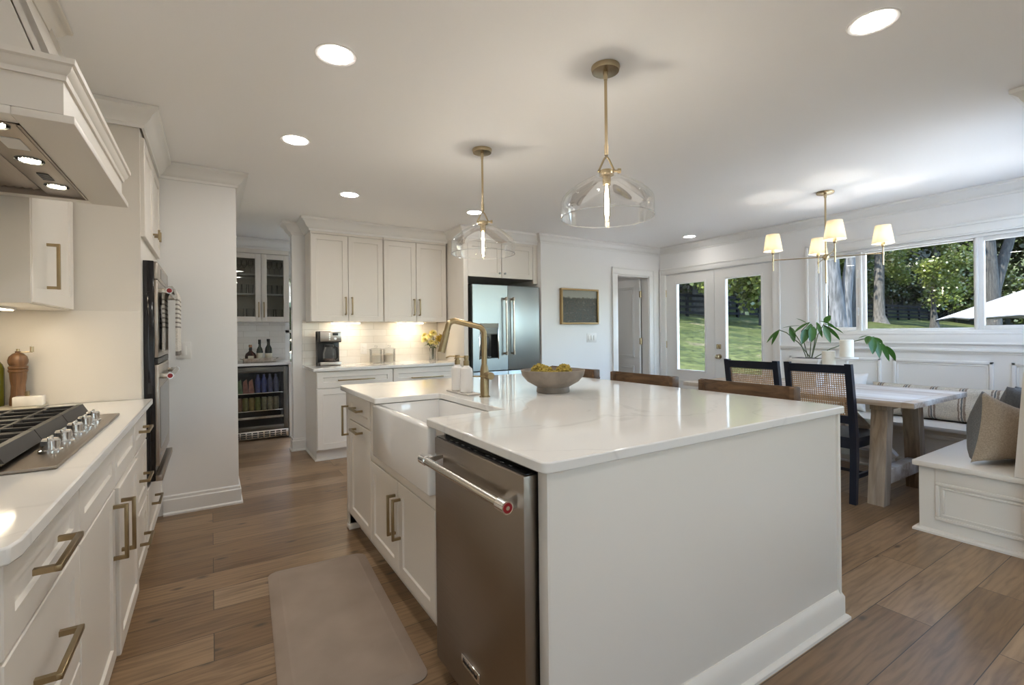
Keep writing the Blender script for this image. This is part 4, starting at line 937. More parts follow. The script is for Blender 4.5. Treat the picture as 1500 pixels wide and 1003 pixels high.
# dishwasher
d = thing('dishwasher', 'stainless dishwasher with a bar handle in the island', 'dishwasher', (1.0, 1.338, .05)); DY0, DY1, DF = 1.043, 1.636, .69
part('tub', G().box(.735, 1.30, DY0, DY1, .03, .880), 'black', d)
part('toe_panel', G().box(.765, .80, DY0, DY1, .005, .10), 'black', d)
dr = part('door', G().box(DF, .735, DY0 + .003, DY1 - .003, .062, .862, .003), 'dsteel', d)
part('control_strip', G().box(DF + .006, .734, DY0 + .006, DY1 - .006, .8622, .8665, .001), 'gloss', d, 'black control strip')
g = G()
for i in range(9): y = DY0 + .09 + i * .045 + (.03 if i > 3 else 0); g.box(DF + .016, DF + .022, y, y + .016, .8666, .8670)
part('control_marks', g, P('grey print', (.30, .30, .30), .5), d)
g = G(); g.cyl((.638, 1.055, .792), (.638, 1.615, .792), .0135, seg=20); part('handle', g, 'bar', d)
for y, sg in ((1.055, 1), (1.615, -1)):
    g = G(); g.cyl((.638, y + sg * .028, .792), (.638, y - sg * .012, .792), .0175, seg=24); g.cyl((.638, y + sg * .032, .792), (.638, y + sg * .028, .792), .0155, .0175, seg=24); g.hexa([(.638, y + sg * .0, .778), (DF + .001, y + sg * .022, .772), (DF + .001, y + sg * .055, .772), (.638, y + sg * .026, .778)], [(.638, y + sg * .0, .806), (DF + .001, y + sg * .022, .812), (DF + .001, y + sg * .055, .812), (.638, y + sg * .026, .806)]); hm = part('handle_mount', g, 'nickel', d)
    g = G(); g.cyl((.638, y - sg * .0115, .792), (.638, y - sg * .0135, .792), .0135, seg=24); part('medallion', g, 'red', hm, 'round red medallion')
    g = G(); g.cyl((.638, y - sg * .0135, .792), (.638, y - sg * .0145, .792), .0055, seg=20); part('medallion_centre', g, 'nickel', hm)
bd = part('badge', G().box(DF - .004, DF + .001, 1.300, 1.422, .160, .192, .0015), 'nickel', d, 'chrome maker badge')
def lettering(name, body, loc, rot, size, mat, parent, ext=.0006):
    cu = bpy.data.curves.new(name, 'FONT'); cu.body = body; cu.size = size; cu.extrude = ext; cu.align_x = 'CENTER'; cu.align_y = 'CENTER'; cu.materials.append(mt[mat])
    tmp = bpy.data.objects.new(name, cu); C.objects.link(tmp)
    bpy.context.view_layer.update(); me = bpy.data.meshes.new_from_object(tmp.evaluated_get(bpy.context.evaluated_depsgraph_get())); bpy.data.objects.remove(tmp)
    o = bpy.data.objects.new(name, me); C.objects.link(o); o.parent = parent; o.location = Vector(loc) - wloc(parent); o.rotation_euler = rot; return o
lettering('lettering', 'KitchenAid', (DF - .0046, 1.361, .176), (PI / 2, 0, -PI / 2), .0215, 'black', bd)
# faucet
FXC, FYC = 1.185, 2.15
f = thing('kitchen_faucet', 'champagne bronze pull down kitchen faucet standing behind the sink', 'faucet', (FXC, FYC, .914))
g = G(); g.lathe([(.027, 0), (.027, .004), (.0225, .006), (.0225, .135), (.019, .15), (.0155, .165)], (FXC, FYC, .914), 24); part('body', g, 'brass', f)
pts = [(FXC, FYC, 1.07), (FXC, FYC, 1.235)]
for i in range(1, 7): a = R(78 * i / 6); pts.append((FXC - .04 * (1 - math.cos(a)), FYC, 1.235 + .04 * math.sin(a)))
e = Vector(pts[-1]); dd = Vector((-math.sin(R(78)), 0, math.cos(R(78)))); p1 = e + dd * .135; pts.append(tuple(p1))
for i in range(1, 8):
    a = R(78 + 86 * i / 7); p1 = p1 + Vector((-math.sin(a), 0, math.cos(a))) * .0075; pts.append(tuple(p1))
pts.append(tuple(p1 + Vector((-math.sin(R(164)), 0, math.cos(R(164)))) * .03))
g = G(); g.tube(pts, .0145, 16); part('spout', g, 'brass', f)
q0 = Vector(pts[-1]); dq = Vector((-math.sin(R(164)), 0, math.cos(R(164))))
g = G(); g.cyl(q0 - dq * .004, q0 + dq * .10, .0165, .0185, 20); g.obox(q0 + dq * .045 + Vector((-.0175, 0, -.004)), dq, (0, 1, 0), (-.96, 0, .28), .025, .005, .002); part('spray_head', g, 'brass', f)
g = G(); g.cyl((FXC, FYC - .02, 1.025), (FXC, FYC - .070, 1.025), .0185, seg=24); g.cyl((FXC - .012, FYC - .035, 1.022), (FXC - .085, FYC - .035, 1.026), .0042, .0038, 10); part('lever', g, 'brass', f)
# soap tray and bottles
solo('soap_tray', G().box(1.125, 1.205, 2.225, 2.49, .9145, .922, .002), 'tray', 'small stone tray beside the faucet holding two soap bottles', 'tray', (1.165, 2.36, .9145))
def soap(y, label):
    t = thing('soap_dispenser', label, 'soap dispenser', (1.165, y, .9225), 'soap dispensers by the sink')
    g = G(); g.lathe([(.031, 0), (.034, .004), (.034, .115), (.031, .128), (.018, .138), (.015, .146), (.001, .147)], (1.165, y, .9225), 28); part('bottle', g, 'soap', t)
    g = G(); g.cyl((1.165, y, 1.067), (1.165, y, 1.092), .016, seg=20); g.cyl((1.165, y, 1.09), (1.165, y, 1.108), .011, seg=16); g.cyl((1.165, y, 1.105), (1.165, y, 1.120), .014, seg=16); g.tube([(1.165, y, 1.113), (1.12, y + .005, 1.114), (1.098, y + .006, 1.106)], .0042, 8); part('pump', g, 'brass', t)
soap(2.425, 'white soap dispenser with brass pump on the tray, farther from the faucet'); soap(2.315, 'white soap dispenser with brass pump on the tray, next to the faucet')
# bowl with moss balls
BC = (1.585, 2.10, .914)
g = G(); g.lathe([(.088, 0), (.091, .004), (.088, .030), (.098, .036), (.140, .060), (.168, .092), (.176, .122), (.172, .1235), (.160, .095), (.130, .066), (.08, .048), (.001, .046)], BC, 48)
solo('decor_bowl', g, 'bowl', 'wide grey wooden footed bowl on the island', 'bowl', BC)
rd = random.Random(9)
def moss(dx, dy, dz, r, label):
    g = G(); bmesh.ops.create_icosphere(g.bm, subdivisions=4, radius=r)
    for v in g.bm.verts:
        n_ = v.co.normalized(); q = math.sin(n_.x * 13 + dx * 90) * math.sin(n_.y * 15 + 1) * math.sin(n_.z * 14); v.co += n_ * r * (.16 * q + rd.uniform(-.07, .09))
    bmesh.ops.translate(g.bm, verts=g.bm.verts, vec=(BC[0] + dx, BC[1] + dy, BC[2] + dz)); solo('moss_ball', g, 'moss', label, 'moss ball', (BC[0] + dx, BC[1] + dy, BC[2] + dz - r), 'moss balls in the bowl', smooth=0)
moss(-.075, .02, .108, .047, 'yellow green moss ball at the left side of the grey bowl'); moss(.065, -.015, .108, .043, 'yellow green moss ball at the right side of the grey bowl'); moss(-.005, -.02, .088, .030, 'small moss ball low in the middle of the grey bowl'); moss(.01, .07, .098, .040, 'moss ball at the back of the grey bowl, behind the others')
# bar stools
def stool():
    t = thing('bar_stool', '', 'stool', (2.25, 1.51, 0), 'wooden stools along the island')
    bx, by = 2.25, 1.51
    g = G(); g.box(bx - .20, bx + .19, by - .22, by + .22, .62, .66, .012); part('seat', g, 'stool', t)
    for sx, sy in ((-1, -1), (-1, 1), (1, -1), (1, 1)):
        g = G(); x0, y0 = bx + sx * .17, by + sy * .19; x1, y1 = bx + sx * .20, by + sy * .215
        g.hexa([(x1 - .018, y1 - .018, 0), (x1 + .018, y1 - .018, 0), (x1 + .018, y1 + .018, 0), (x1 - .018, y1 + .018, 0)], [(x0 - .02, y0 - .02, .622), (x0 + .02, y0 - .02, .622), (x0 + .02, y0 + .02, .622), (x0 - .02, y0 + .02, .622)]); part('leg', g, 'stool', t)
    for a in ((bx - .19, bx + .19, by - .212, by - .188, .25, .28), (bx - .19, bx + .19, by + .188, by + .212, .25, .28), (bx - .20, bx - .176, by - .2, by + .2, .18, .21), (bx + .176, bx + .20, by - .2, by + .2, .25, .28)): part('stretcher', G().box(*a, bev=.003), 'stool', t)
    for s in (-1, 1):
        g = G(); x0, x1 = bx + .165, bx + .225; y = by + s * .225
        g.hexa([(x0 - .016, y - .018, .64), (x0 + .016, y - .018, .64), (x0 + .016, y + .018, .64), (x0 - .016, y + .018, .64)], [(x1 - .014, y - .02, .90), (x1 + .014, y - .02, .90), (x1 + .014, y + .02, .90), (x1 - .014, y + .02, .90)]); part('back_post', g, 'stool', t)
    g = G(); rows = []; n = 14
    for i in range(n + 1):
        a = -1 + 2 * i / n; y = by + a * .268; cx = bx + .175 + .085 * (1 - a * a); ht = .960 - .012 * (1 - a * a)
        rows.append([g.v((cx - .013, y, .862)), g.v((cx + .013, y, .858)), g.v((cx + .016, y, ht)), g.v((cx - .008, y, ht + .002))])
    for A, B in zip(rows, rows[1:]):
        for j in range(4): g.f([A[j], A[(j + 1) % 4], B[(j + 1) % 4], B[j]])
    g.f(rows[0]); g.f(rows[-1]); part('backrest', g, 'stool', t, smooth=40)
    for s in (-1, 1): part('back_end', G().box(bx + .150, bx + .212, by + s * .245, by + s * .271, .850, .9585, .004), 'stool', t)
    return t
s0 = stool(); s0['label'] = 'dark wooden bar stool nearest the camera, in front of the black cane chairs'
dup(s0, (2.25, 2.235, 0), 0, 'dark wooden bar stool, middle one along the far side of the island'); dup(s0, (2.25, 2.95, 0), 0, 'dark wooden bar stool partly hidden behind the grey bowl')
# anti fatigue mat
MP = [(.205, 2.74), (.67, 2.80), (.708, 1.66), (.212, 1.60)]
def inset(d, z):
    cx = sum(p[0] for p in MP) / 4; cy = sum(p[1] for p in MP) / 4; hx = .243; hy = .57; out = []
    for sx, sy, a in ((1, 1, 0), (-1, 1, 90), (-1, -1, 180), (1, -1, 270)):
        for i in range(6):
            r = max(.05 - d * .3, .01); th = R(a + 18 * i); px, py = sx * (hx - d - r) + r * math.cos(th), sy * (hy - d - r) + r * math.sin(th); t = -.055
            out.append((cx + px * math.cos(t) - py * math.sin(t), cy + px * math.sin(t) + py * math.cos(t), z))
    return out
g = G(); rings = [[g.v(p) for p in inset(*q)] for q in ((0, .001), (0, .004), (.006, .008), (.045, .0165), (.048, .0175), (.052, .0165), (.06, .018))]
for A, B in zip(rings, rings[1:]):
    for i in range(len(A)): g.f([A[i], A[(i + 1) % len(A)], B[(i + 1) % len(A)], B[i]])
g.f(rings[0][::-1]); g.f(rings[-1]); solo('kitchen_mat', g, 'mat', 'taupe cushioned kitchen mat on the floor in front of the sink', 'mat', (.45, 2.2, .001))

# ================================================================== BACK KITCHEN
def bfront(kind, root, x0, x1, z0, z1, face, spec=None, rail=.055, mat='cab'):
    g = G(); g.shaker((x0 + .0015, face, z0 + .0015), XP, YM, x1 - x0 - .003, z1 - z0 - .003, .02, rail); d = part(kind, g, mat, root)
    if spec: add_pull(d, spec, face - .02, YM, 'x')
    return d
BF = 4.95
c = thing('base_cabinet', 'white base cabinet under the coffee maker', 'cabinet', (1.24, 5.2, 0))
g = G(); g.box(.862, 1.618, BF, 5.578, .105, .884); g.box(.866, 1.618, 5.0, 5.578, 0, .105); part('body', g, 'cab', c)
bfront('drawer', c, .864, 1.617, .715, .878, BF, ('h', 1.24, .79, .36)); bfront('door', c, .864, 1.238, .115, .711, BF, ('v', 1.20, .58, .19)); bfront('door', c, 1.242, 1.617, .115, .711, BF, ('v', 1.28, .58, .19))
g = G(); g.sweep([(0, 0), (.012, 0), (.012, .012), (.004, .02), (0, .02)], [(.864, 5.57), (.864, 4.998), (1.61, 4.998)], -1); part('shoe_moulding', g, 'cab', c)
c = thing('base_cabinet', 'white base cabinet beside the refrigerator', 'cabinet', (2.0, 5.2, 0))
g = G(); g.box(1.622, 2.398, BF, 5.578, .105, .884); g.box(1.622, 2.398, 5.0, 5.578, 0, .105); part('body', g, 'cab', c)
bfront('drawer', c, 1.623, 2.397, .715, .878, BF, ('h', 2.0, .77, .36)); bfront('drawer', c, 1.623, 2.397, .415, .711, BF, ('h', 2.0, .56, .36)); bfront('drawer', c, 1.623, 2.397, .115, .411, BF, ('h', 2.0, .26, .36))
g = G(); g.prism(arc(.845, 4.925, .015, 180, 270) + [(2.399, 4.91), (2.399, 5.58), (.83, 5.58)], .884, .914)
o = solo('countertop', g, 'quartz', 'white quartz countertop under the coffee maker and canisters', 'countertop', (1.6, 5.25, .884)); b = o.modifiers.new('edge', 'BEVEL'); b.width = .004; b.segments = 2; b.limit_method = 'ANGLE'
solo('tile_backsplash', G().box(.832, 2.399, 5.567, 5.5795, .9145, 1.4), 'tile', 'glossy white subway tile backsplash behind the coffee maker', 'backsplash', (1.6, 5.575, .914))
def upper(x0, x1, label):
    c = thing('wall_cabinet', label, 'cabinet', ((x0 + x1) / 2, 5.42, 1.38)); g = G(); g.box(x0, x1, 5.272, 5.5665, 1.38, CEIL - .002); part('body', g, 'cab', c); xm = (x0 + x1) / 2
    bfront('door', c, x0 + .002, xm - .001, 1.378, 2.29, 5.272, ('v', xm - .033, 1.545, .19)); bfront('door', c, xm + .001, x1 - .002, 1.378, 2.29, 5.272, ('v', xm + .033, 1.545, .19)); part('frieze', G().box(x0, x1, 5.252, 5.273, 2.292, CEIL - .002), 'cab', c)
upper(.870, 1.626, 'white double door upper cabinet above the coffee maker'); upper(1.632, 2.388, 'white double door upper cabinet above the glass canisters')
for x0, x1, lab in ((1.10, 1.40, 'glowing light strip under the upper cabinet above the coffee maker'), (1.84, 2.14, 'glowing light strip under the upper cabinet above the canisters')):
    t = thing('under_cabinet_light', lab, 'light', ((x0 + x1) / 2, 5.40, 1.366), 'under cabinet lights'); part('housing', G().box(x0, x1, 5.37, 5.43, 1.368, 1.3795), 'white', t); part('lens', G().box(x0 + .004, x1 - .004, 5.372, 5.428, 1.358, 1.3685), 'strip', t)
# refrigerator with its surround
c = thing('fridge_cabinet', 'white cabinet surround with two small doors over the refrigerator', 'cabinet', (2.9, 5.2, 0))
g = G(); g.box(2.402, 2.455, 4.82, 5.579, 0, CEIL - .002, .001); part('side_panel', g, 'cab', c)
g = G(); g.box(2.456, 3.418, 4.845, 5.579, 1.89, CEIL - .002); g.box(2.456, 3.418, 4.825, 4.846, 2.292, CEIL - .002); g.box(3.355, 3.418, 4.822, 4.846, 1.84, CEIL - .002, .001); part('body', g, 'cab', c)
for a, b_, kk in ((2.458, 2.904, 2.87), (2.908, 3.353, 2.942)):
    d = bfront('door', c, a, b_, 1.885, 2.29, 4.845);
    part('knob', G().cyl((kk, 4.825, 1.94), (kk, 4.808, 1.94), .005).cyl((kk, 4.810, 1.94), (kk, 4.797, 1.94), .013, .011), 'steel', d)
r = thing('refrigerator', 'stainless french door refrigerator with a water dispenser', 'refrigerator', (2.95, 5.2, 0)); RF = 4.765
part('body', G().box(2.482, 3.405, 4.85, 5.54, .01, 1.785), P('dark grey fridge side', (.07, .066, .06), .5), r)
part('hinge_cover', G().box(2.482, 3.405, 4.80, 4.95, 1.786, 1.80), 'black', r)
XS = 2.947
DX0, DX1, DZ0, DZ1 = 2.572, 2.812, .950, 1.352
g = G()
for a, b_, z0, z1 in ((2.484, DX0, .812, 1.79), (DX1, XS - .003, .812, 1.79), (DX0, DX1, .812, DZ0), (DX0, DX1, DZ1, 1.79)): g.box(a, b_, RF, 4.848, z0, z1)
dl = part('door', g, 'steel', r); dR = part('door', G().box(XS + .003, 3.403, RF, 4.848, .812, 1.79, .004), 'steel', r)
g = G(); g.box(DX0, DX1, 4.845, 4.848, DZ0, DZ1); g.box(DX0, DX0 + .006, RF + .002, 4.847, DZ0, DZ1); g.box(DX1 - .006, DX1, RF + .002, 4.847, DZ0, DZ1); g.box(DX0, DX1, RF + .002, 4.847, DZ0, DZ0 + .012); g.box(DX0, DX1, RF + .001, 4.847, 1.225, DZ1); di = part('dispenser', g, 'gloss', r, 'black water dispenser')
part('dispenser_screen', G().box(DX0 + .01, DX1 - .01, RF - .001, RF + .002, 1.235, 1.30), P('dim screen', (.06, .075, .085), .15), di); part('paddle', G().box(2.675, 2.71, 4.80, 4.815, 1.06, 1.20, .004), 'black', di)
g = G(); g.box(DX0 - .010, DX0 + .002, RF - .004, RF + .002, DZ0 - .01, DZ1 - .12, .002); g.box(DX1 - .002, DX1 + .010, RF - .004, RF + .002, DZ0 - .01, DZ1, .002); part('dispenser_trim', g, 'nickel', di)
for d, x in ((dl, 2.897), (dR, 2.997)):
    g = G(); g.cyl((x, RF - .055, .985), (x, RF - .055, 1.655), .0125, seg=18); part('handle', g, 'bar', d)
    for z in (1.005, 1.635): g = G(); g.cyl((x, RF - .055, z - .02), (x, RF - .055, z + .02), .015, seg=18); g.box(x - .010, x + .010, RF - .055, RF + .001, z - .012, z + .012, .003); part('handle_mount', g, 'dsteel', d)
for x0, x1 in ((2.484, XS - .003), (XS + .003, 3.403)):
    d = part('freezer_drawer', G().box(x0, x1, RF, 4.848, .08, .800, .004), 'steel', r); g = G(); g.cyl((x0 + .05, RF - .05, .745), (x1 - .05, RF - .05, .745), .012, seg=16)
    for x in (x0 + .075, x1 - .075): g.box(x - .012, x + .012, RF - .05, RF + .001, .735, .757, .003)
    part('handle', g, 'bar', d)
part('kick_plate', G().box(2.49, 3.40, 4.80, 4.85, .01, .075), 'black', r)
# things on the back counter
cm_ = thing('coffee_maker', 'black and steel drip coffee maker on the back counter', 'coffee maker', (1.07, 5.40, .9145)); X0, X1, Y0, Y1, Z = .955, 1.178, 5.27, 5.50, .9145
g = G(); g.box(X0, X1, Y0 + .12, Y1, Z, Z + .365, .008); g.box(X0, X1 - .01, Y0 + .01, Y1, Z, Z + .03, .006); g.box(X0, X1, Y0 + .012, Y1, Z + .245, Z + .365, .01); part('body', g, 'black', cm_)
part('control_panel', G().box(X0 + .008, X1 - .004, Y0, Y0 + .016, Z + .255, Z + .36, .004), 'steelh', cm_, 'steel control panel'); part('display', G().box(1.085, 1.14, Y0 - .002, Y0 + .002, Z + .318, Z + .342), 'black', cm_)
g = G()
for i in range(4): g.cyl((1.055, Y0 - .003, Z + .275 + i * .02), (1.055, Y0 + .002, Z + .275 + i * .02), .006, seg=10)
g.cyl((1.112, Y0 - .006, Z + .285), (1.112, Y0 + .002, Z + .285), .014, seg=16); part('buttons', g, 'nickel', cm_)
part('base_plate', G().box(X0 + .006, X1 - .006, Y0, Y0 + .02, Z + .002, Z + .04, .004), 'steelh', cm_)
g = G(); g.lathe([(.055, .04), (.066, .06), (.068, .13), (.052, .19), (.045, .20)], (1.062, 5.335, Z), 28, caps=False); ca = part('carafe', g, 'jar_glass', cm_, 'glass carafe')
g = G(); g.lathe([(.054, .041), (.060, .075), (.001, .075)], (1.062, 5.335, Z), 24); part('coffee', g, 'whisky', ca); g = G(); g.lathe([(.047, .196), (.047, .22), (.001, .222)], (1.062, 5.335, Z), 24); g.tube([(1.105, 5.30, Z + .20), (1.135, 5.285, Z + .19), (1.135, 5.285, Z + .08), (1.115, 5.295, Z + .065)], .011, 10); part('carafe_handle', g, 'black', ca)
def canister(x, label):
    t = thing('glass_canister', label, 'canister', (x, 5.42, .9145), 'glass canisters'); g = G(); r_ = .070
    g.lathe([(.001, .001), (r_ - .004, .001), (r_, .006), (r_, .150), (r_ - .004, .150), (r_ - .004, .008), (.001, .006)], (x, 5.42, .9145), 32, caps=False); part('jar', g, 'jar_glass', t)
    g = G(); g.lathe([(r_ - .005, .007), (r_ - .005, .088), (.03, .105), (.001, .108)], (x, 5.42, .9145), 28); part('contents', g, 'flour', t, 'pale flour')
    g = G(); g.lathe([(r_ + .003, .150), (r_ + .003, .158), (.05, .166), (.014, .170), (.012, .178), (.017, .186), (.015, .198), (.001, .202)], (x, 5.42, .9145), 28); part('lid', g, 'jar_glass', t)
canister(1.585, 'clear lidded glass canister on the back counter, nearer the coffee maker'); canister(1.737, 'clear lidded glass canister on the back counter, nearer the flowers')
vs = thing('flower_vase', 'clear glass vase holding the yellow bouquet', 'vase', (2.275, 5.42, .9145)); VX, VY = 2.275, 5.42
g = G(); g.lathe([(.001, .001), (.040, .001), (.043, .006), (.036, .09), (.046, .155), (.043, .155), (.033, .09), (.039, .010), (.001, .008)], (VX, VY, .9145), 28, caps=False); part('glass', g, 'jar_glass', vs); g = G(); g.lathe([(.037, .010), (.034, .07), (.001, .07)], (VX, VY, .9145), 24); part('water', g, 'jar_glass', vs)
rd = random.Random(3)
fl = thing('flower_bouquet', 'bouquet of yellow chrysanthemums standing in the glass vase', 'flowers', (VX, VY, .93))
heads = [(-.105, -.02, 1.17, .055, 1), (-.06, -.05, 1.205, .05, 1), (-.015, -.05, 1.245, .058, 1), (.055, -.07, 1.165, .075, 0), (.09, -.01, 1.20, .06, 0), (.03, .03, 1.235, .05, 0), (-.08, .05, 1.22, .05, 1), (.0, -.085, 1.13, .04, 1), (.095, .05, 1.15, .05, 0), (-.05, -.075, 1.14, .042, 1)]
for hx, hy, hz, hr, kind in heads:
    g = G(); g.tube([(VX + hx * .12, VY + hy * .12, .935), (VX + hx * .15, VY + hy * .15, 1.06), (VX + hx, VY + hy, hz)], .0028, 6); st_ = part('stem', g, 'stem', fl)
    g = G(); ctr = Vector((VX + hx, VY + hy, hz)); up = Vector((hx, hy - .05, .12)).normalized(); a_ = up.orthogonal().normalized(); b_ = up.cross(a_)
    for ring, (n, el, L) in enumerate(((16, 8, 1), (14, 32, .92), (10, 56, .8), (6, 78, .65))):
        for i in range(n):
            th = 2 * PI * i / n + ring * .3 + rd.uniform(-.1, .1); e_ = R(el + rd.uniform(-6, 6)); d_ = (a_ * math.cos(th) + b_ * math.sin(th)) * math.cos(e_) + up * math.sin(e_)
            g.grid_leaf(ctr, d_, up, hr * L, hr * .34, .3, .1, 3)
    part('flower_head', g, 'flower2' if kind else 'flower', st_, smooth=0, recalc=False)
g = G()
for i in range(22):
    th = rd.uniform(0, 6.28); q = rd.uniform(.04, .10); g.grid_leaf((VX + math.cos(th) * q * .5, VY + math.sin(th) * q * .5, rd.uniform(1.07, 1.17)), (math.cos(th), math.sin(th), rd.uniform(-.3, .4)), (0, 0, 1), rd.uniform(.05, .085), .03, .2, .3, 4)
part('leaves', g, 'leaf', fl, smooth=0, recalc=False)
# framed painting
pt = thing('framed_painting', 'small dark landscape painting in a thin gilt frame', 'painting', (4.0, 4.749, 1.57)); PX0, PX1, PZ0, PZ1 = 3.70, 4.32, 1.342, 1.795
g = G(); w_ = .022
for q in ((PX0, PX1, PZ1 - w_, PZ1), (PX0, PX1, PZ0, PZ0 + w_), (PX0, PX0 + w_, PZ0 + w_, PZ1 - w_), (PX1 - w_, PX1, PZ0 + w_, PZ1 - w_)): g.box(q[0], q[1], 4.705, 4.749, q[2], q[3], .003)
part('frame', g, 'gold', pt); part('canvas', G().box(PX0 + w_, PX1 - w_, 4.722, 4.745, PZ0 + w_, PZ1 - w_), 'painting', pt)

# ================================================================== PANTRY
c = thing('glass_cabinet', 'white wall cabinet with two glass doors in the pantry', 'cabinet', (.5, 6.88, 1.41)); GX0, GX1 = .17, .855
g = G()
g.box(GX0, GX0 + .018, 6.722, 7.028, 1.41, CEIL - .002); g.box(GX1 - .018, GX1, 6.722, 7.028, 1.41, CEIL - .002); g.box(GX0, GX1, 6.722, 7.028, 1.41, 1.428); g.box(GX0, GX1, 6.722, 7.028, 2.262, 2.28); g.box(GX0, GX1, 6.702, 6.722, 2.262, CEIL - .002); g.box(GX0, GX1, 7.016, 7.028, 1.41, 2.28); part('body', g, 'cab', c)
for z in (1.765, 2.01): part('shelf', G().box(GX0 + .019, GX1 - .019, 6.75, 7.015, z - .018, z, .001), 'white', c)
for x0, x1, px in ((.198, .532, .505), (.536, .850, .562)):
    g = G(); z0, z1 = 1.412, 2.256; r_ = .062; y0, y1 = 6.700, 6.721
    g.box(x0, x0 + r_, y0, y1, z0, z1, .002); g.box(x1 - r_, x1, y0, y1, z0, z1, .002); g.box(x0 + r_, x1 - r_, y0, y1, z0, z0 + r_, .002); g.box(x0 + r_, x1 - r_, y0, y1, z1 - r_, z1, .002)
    d = part('door', g, 'cab', c); part('glass_pane', G().box(x0 + r_ - .004, x1 - r_ + .004, 6.709, 6.712, z0 + r_ - .004, z1 - r_ + .004), 'cab_glass', d); g = G(); g.pull((px, 6.70, 1.465), (px, 6.70, 1.655), YM); part('handle', g, 'brass', d)
GL = [('stem', 'top', 2.0105), ('tumbler', 'middle', 1.7655), ('mug', 'bottom', 1.4285)]
def glass_thing(x, y, z, kind, label):
    g = G()
    if kind == 'stem': g.lathe([(.032, 0), (.030, .003), (.004, .008), (.0035, .075), (.020, .090), (.034, .115), (.035, .14), (.029, .175), (.027, .175), (.032, .14), (.031, .117), (.001, .094)], (x, y, z), 18, caps=False); nm = 'wine_glass'
    elif kind == 'tumbler': g.lathe([(.001, .001), (.028, .001), (.034, .12), (.031, .12), (.026, .010), (.001, .010)], (x, y, z), 18, caps=False); nm = 'tumbler'
    else: g.lathe([(.001, .001), (.034, .001), (.046, .03), (.050, .15), (.046, .15), (.040, .03), (.001, .012)], (x, y, z), 18, caps=False); nm = 'glass_vase'
    solo(nm, g, 'jar_glass', label, 'glass', (x, y, z), 'glassware in the glass door cabinet')
side = lambda x: 'left' if x < .53 else 'right'
for kind, sh, z in GL:
    for x, w_ in ((.30, 'left'), (.36, 'middle'), (.43, 'right')) if kind != 'mug' else ((.31, 'left'), (.42, 'right')):
        glass_thing(x, 6.86, z, kind, 'clear %s on the %s shelf behind the left glass door, %s one' % ({'stem': 'wine glass', 'tumbler': 'tumbler', 'mug': 'glass vase'}[kind], sh, w_))
    for x, w_ in ((.64, 'left'), (.70, 'middle'), (.76, 'right')) if kind != 'mug' else ((.65, 'left'), (.75, 'right')):
        glass_thing(x, 6.86, z, kind, 'clear %s on the %s shelf behind the right glass door, %s one' % ({'stem': 'wine glass', 'tumbler': 'tumbler', 'mug': 'glass vase'}[kind], sh, w_))
solo('tile_backsplash', G().box(.166, .839, 7.017, 7.0295, .9145, 1.409), 'tile', 'white tile backsplash behind the bottles in the pantry', 'backsplash', (.5, 7.02, .914))
g = G(); g.prism([(.166, 6.365), (.845, 6.365), (.845, 7.029), (.166, 7.029)], .884, .914); solo('countertop', g, 'quartz', 'white countertop over the beverage cooler in the pantry', 'countertop', (.5, 6.7, .884))
c = thing('base_cabinet', 'white cabinet surround of the beverage cooler', 'cabinet', (.5, 6.7, 0)); part('side_panel', G().box(.802, .838, 6.40, 7.028, 0, .884), 'cab', c); part('side_panel', G().box(.166, .186, 6.40, 7.028, 0, .884), 'cab', c)
bc = thing('beverage_cooler', 'black beverage cooler with a steel framed glass door', 'beverage cooler', (.49, 6.7, 0)); QX0, QX1, QY = .192, .797, 6.40
g = G(); g.box(QX0, QX0 + .025, QY + .045, 7.0, .02, .872); g.box(QX1 - .025, QX1, QY + .045, 7.0, .02, .872); g.box(QX0, QX1, QY + .045, 7.0, .84, .872); g.box(QX0, QX1, QY + .045, 7.0, .02, .16); g.box(QX0, QX1, 6.96, 7.0, .02, .872); part('body', g, 'black', bc)
g = G(); g.box(QX0, QX0 + .055, QY, QY + .043, .115, .862, .002); g.box(QX1 - .055, QX1 - .004, QY, QY + .043, .115, .862, .002); g.box(QX0 + .055, QX1 - .055, QY, QY + .043, .115, .165, .002); g.box(QX0 + .055, QX1 - .055, QY, QY + .043, .800, .862, .002)
mt['csteel'] = P('dark cooler steel', (.13, .125, .112), .38, 1.0); d = part('door', g, 'csteel', bc); part('glass_pane', G().box(QX0 + .05, QX1 - .05, QY + .018, QY + .024, .16, .805), 'window_glass', d)
g = G(); g.box(QX0, QX1 - .004, QY + .005, QY + .04, .015, .108, .002); gr_ = part('kick_grille', g, 'bar', bc); g = G()
for i in range(9):
    for j in range(3): x = QX0 + .03 + i * .062; g.box(x, x + .048, QY + .002, QY + .006, .030 + j * .024, .044 + j * .024)
part('vent_slots', g, 'black', gr_)
for z in (.335, .545): part('shelf', G().box(QX0 + .026, QX1 - .026, QY + .06, 6.95, z, z + .008), 'nickel', bc)
part('wine_rack', G().box(QX0 + .026, QX1 - .026, QY + .05, QY + .075, .245, .268, .003), 'tablew', bc, 'pale wooden wine rack front')
part('interior_light', G().box(.40, .60, 6.50, 6.56, .8345, .8395), emit('cooler light', (.75, .82, 1), 1.2), bc)
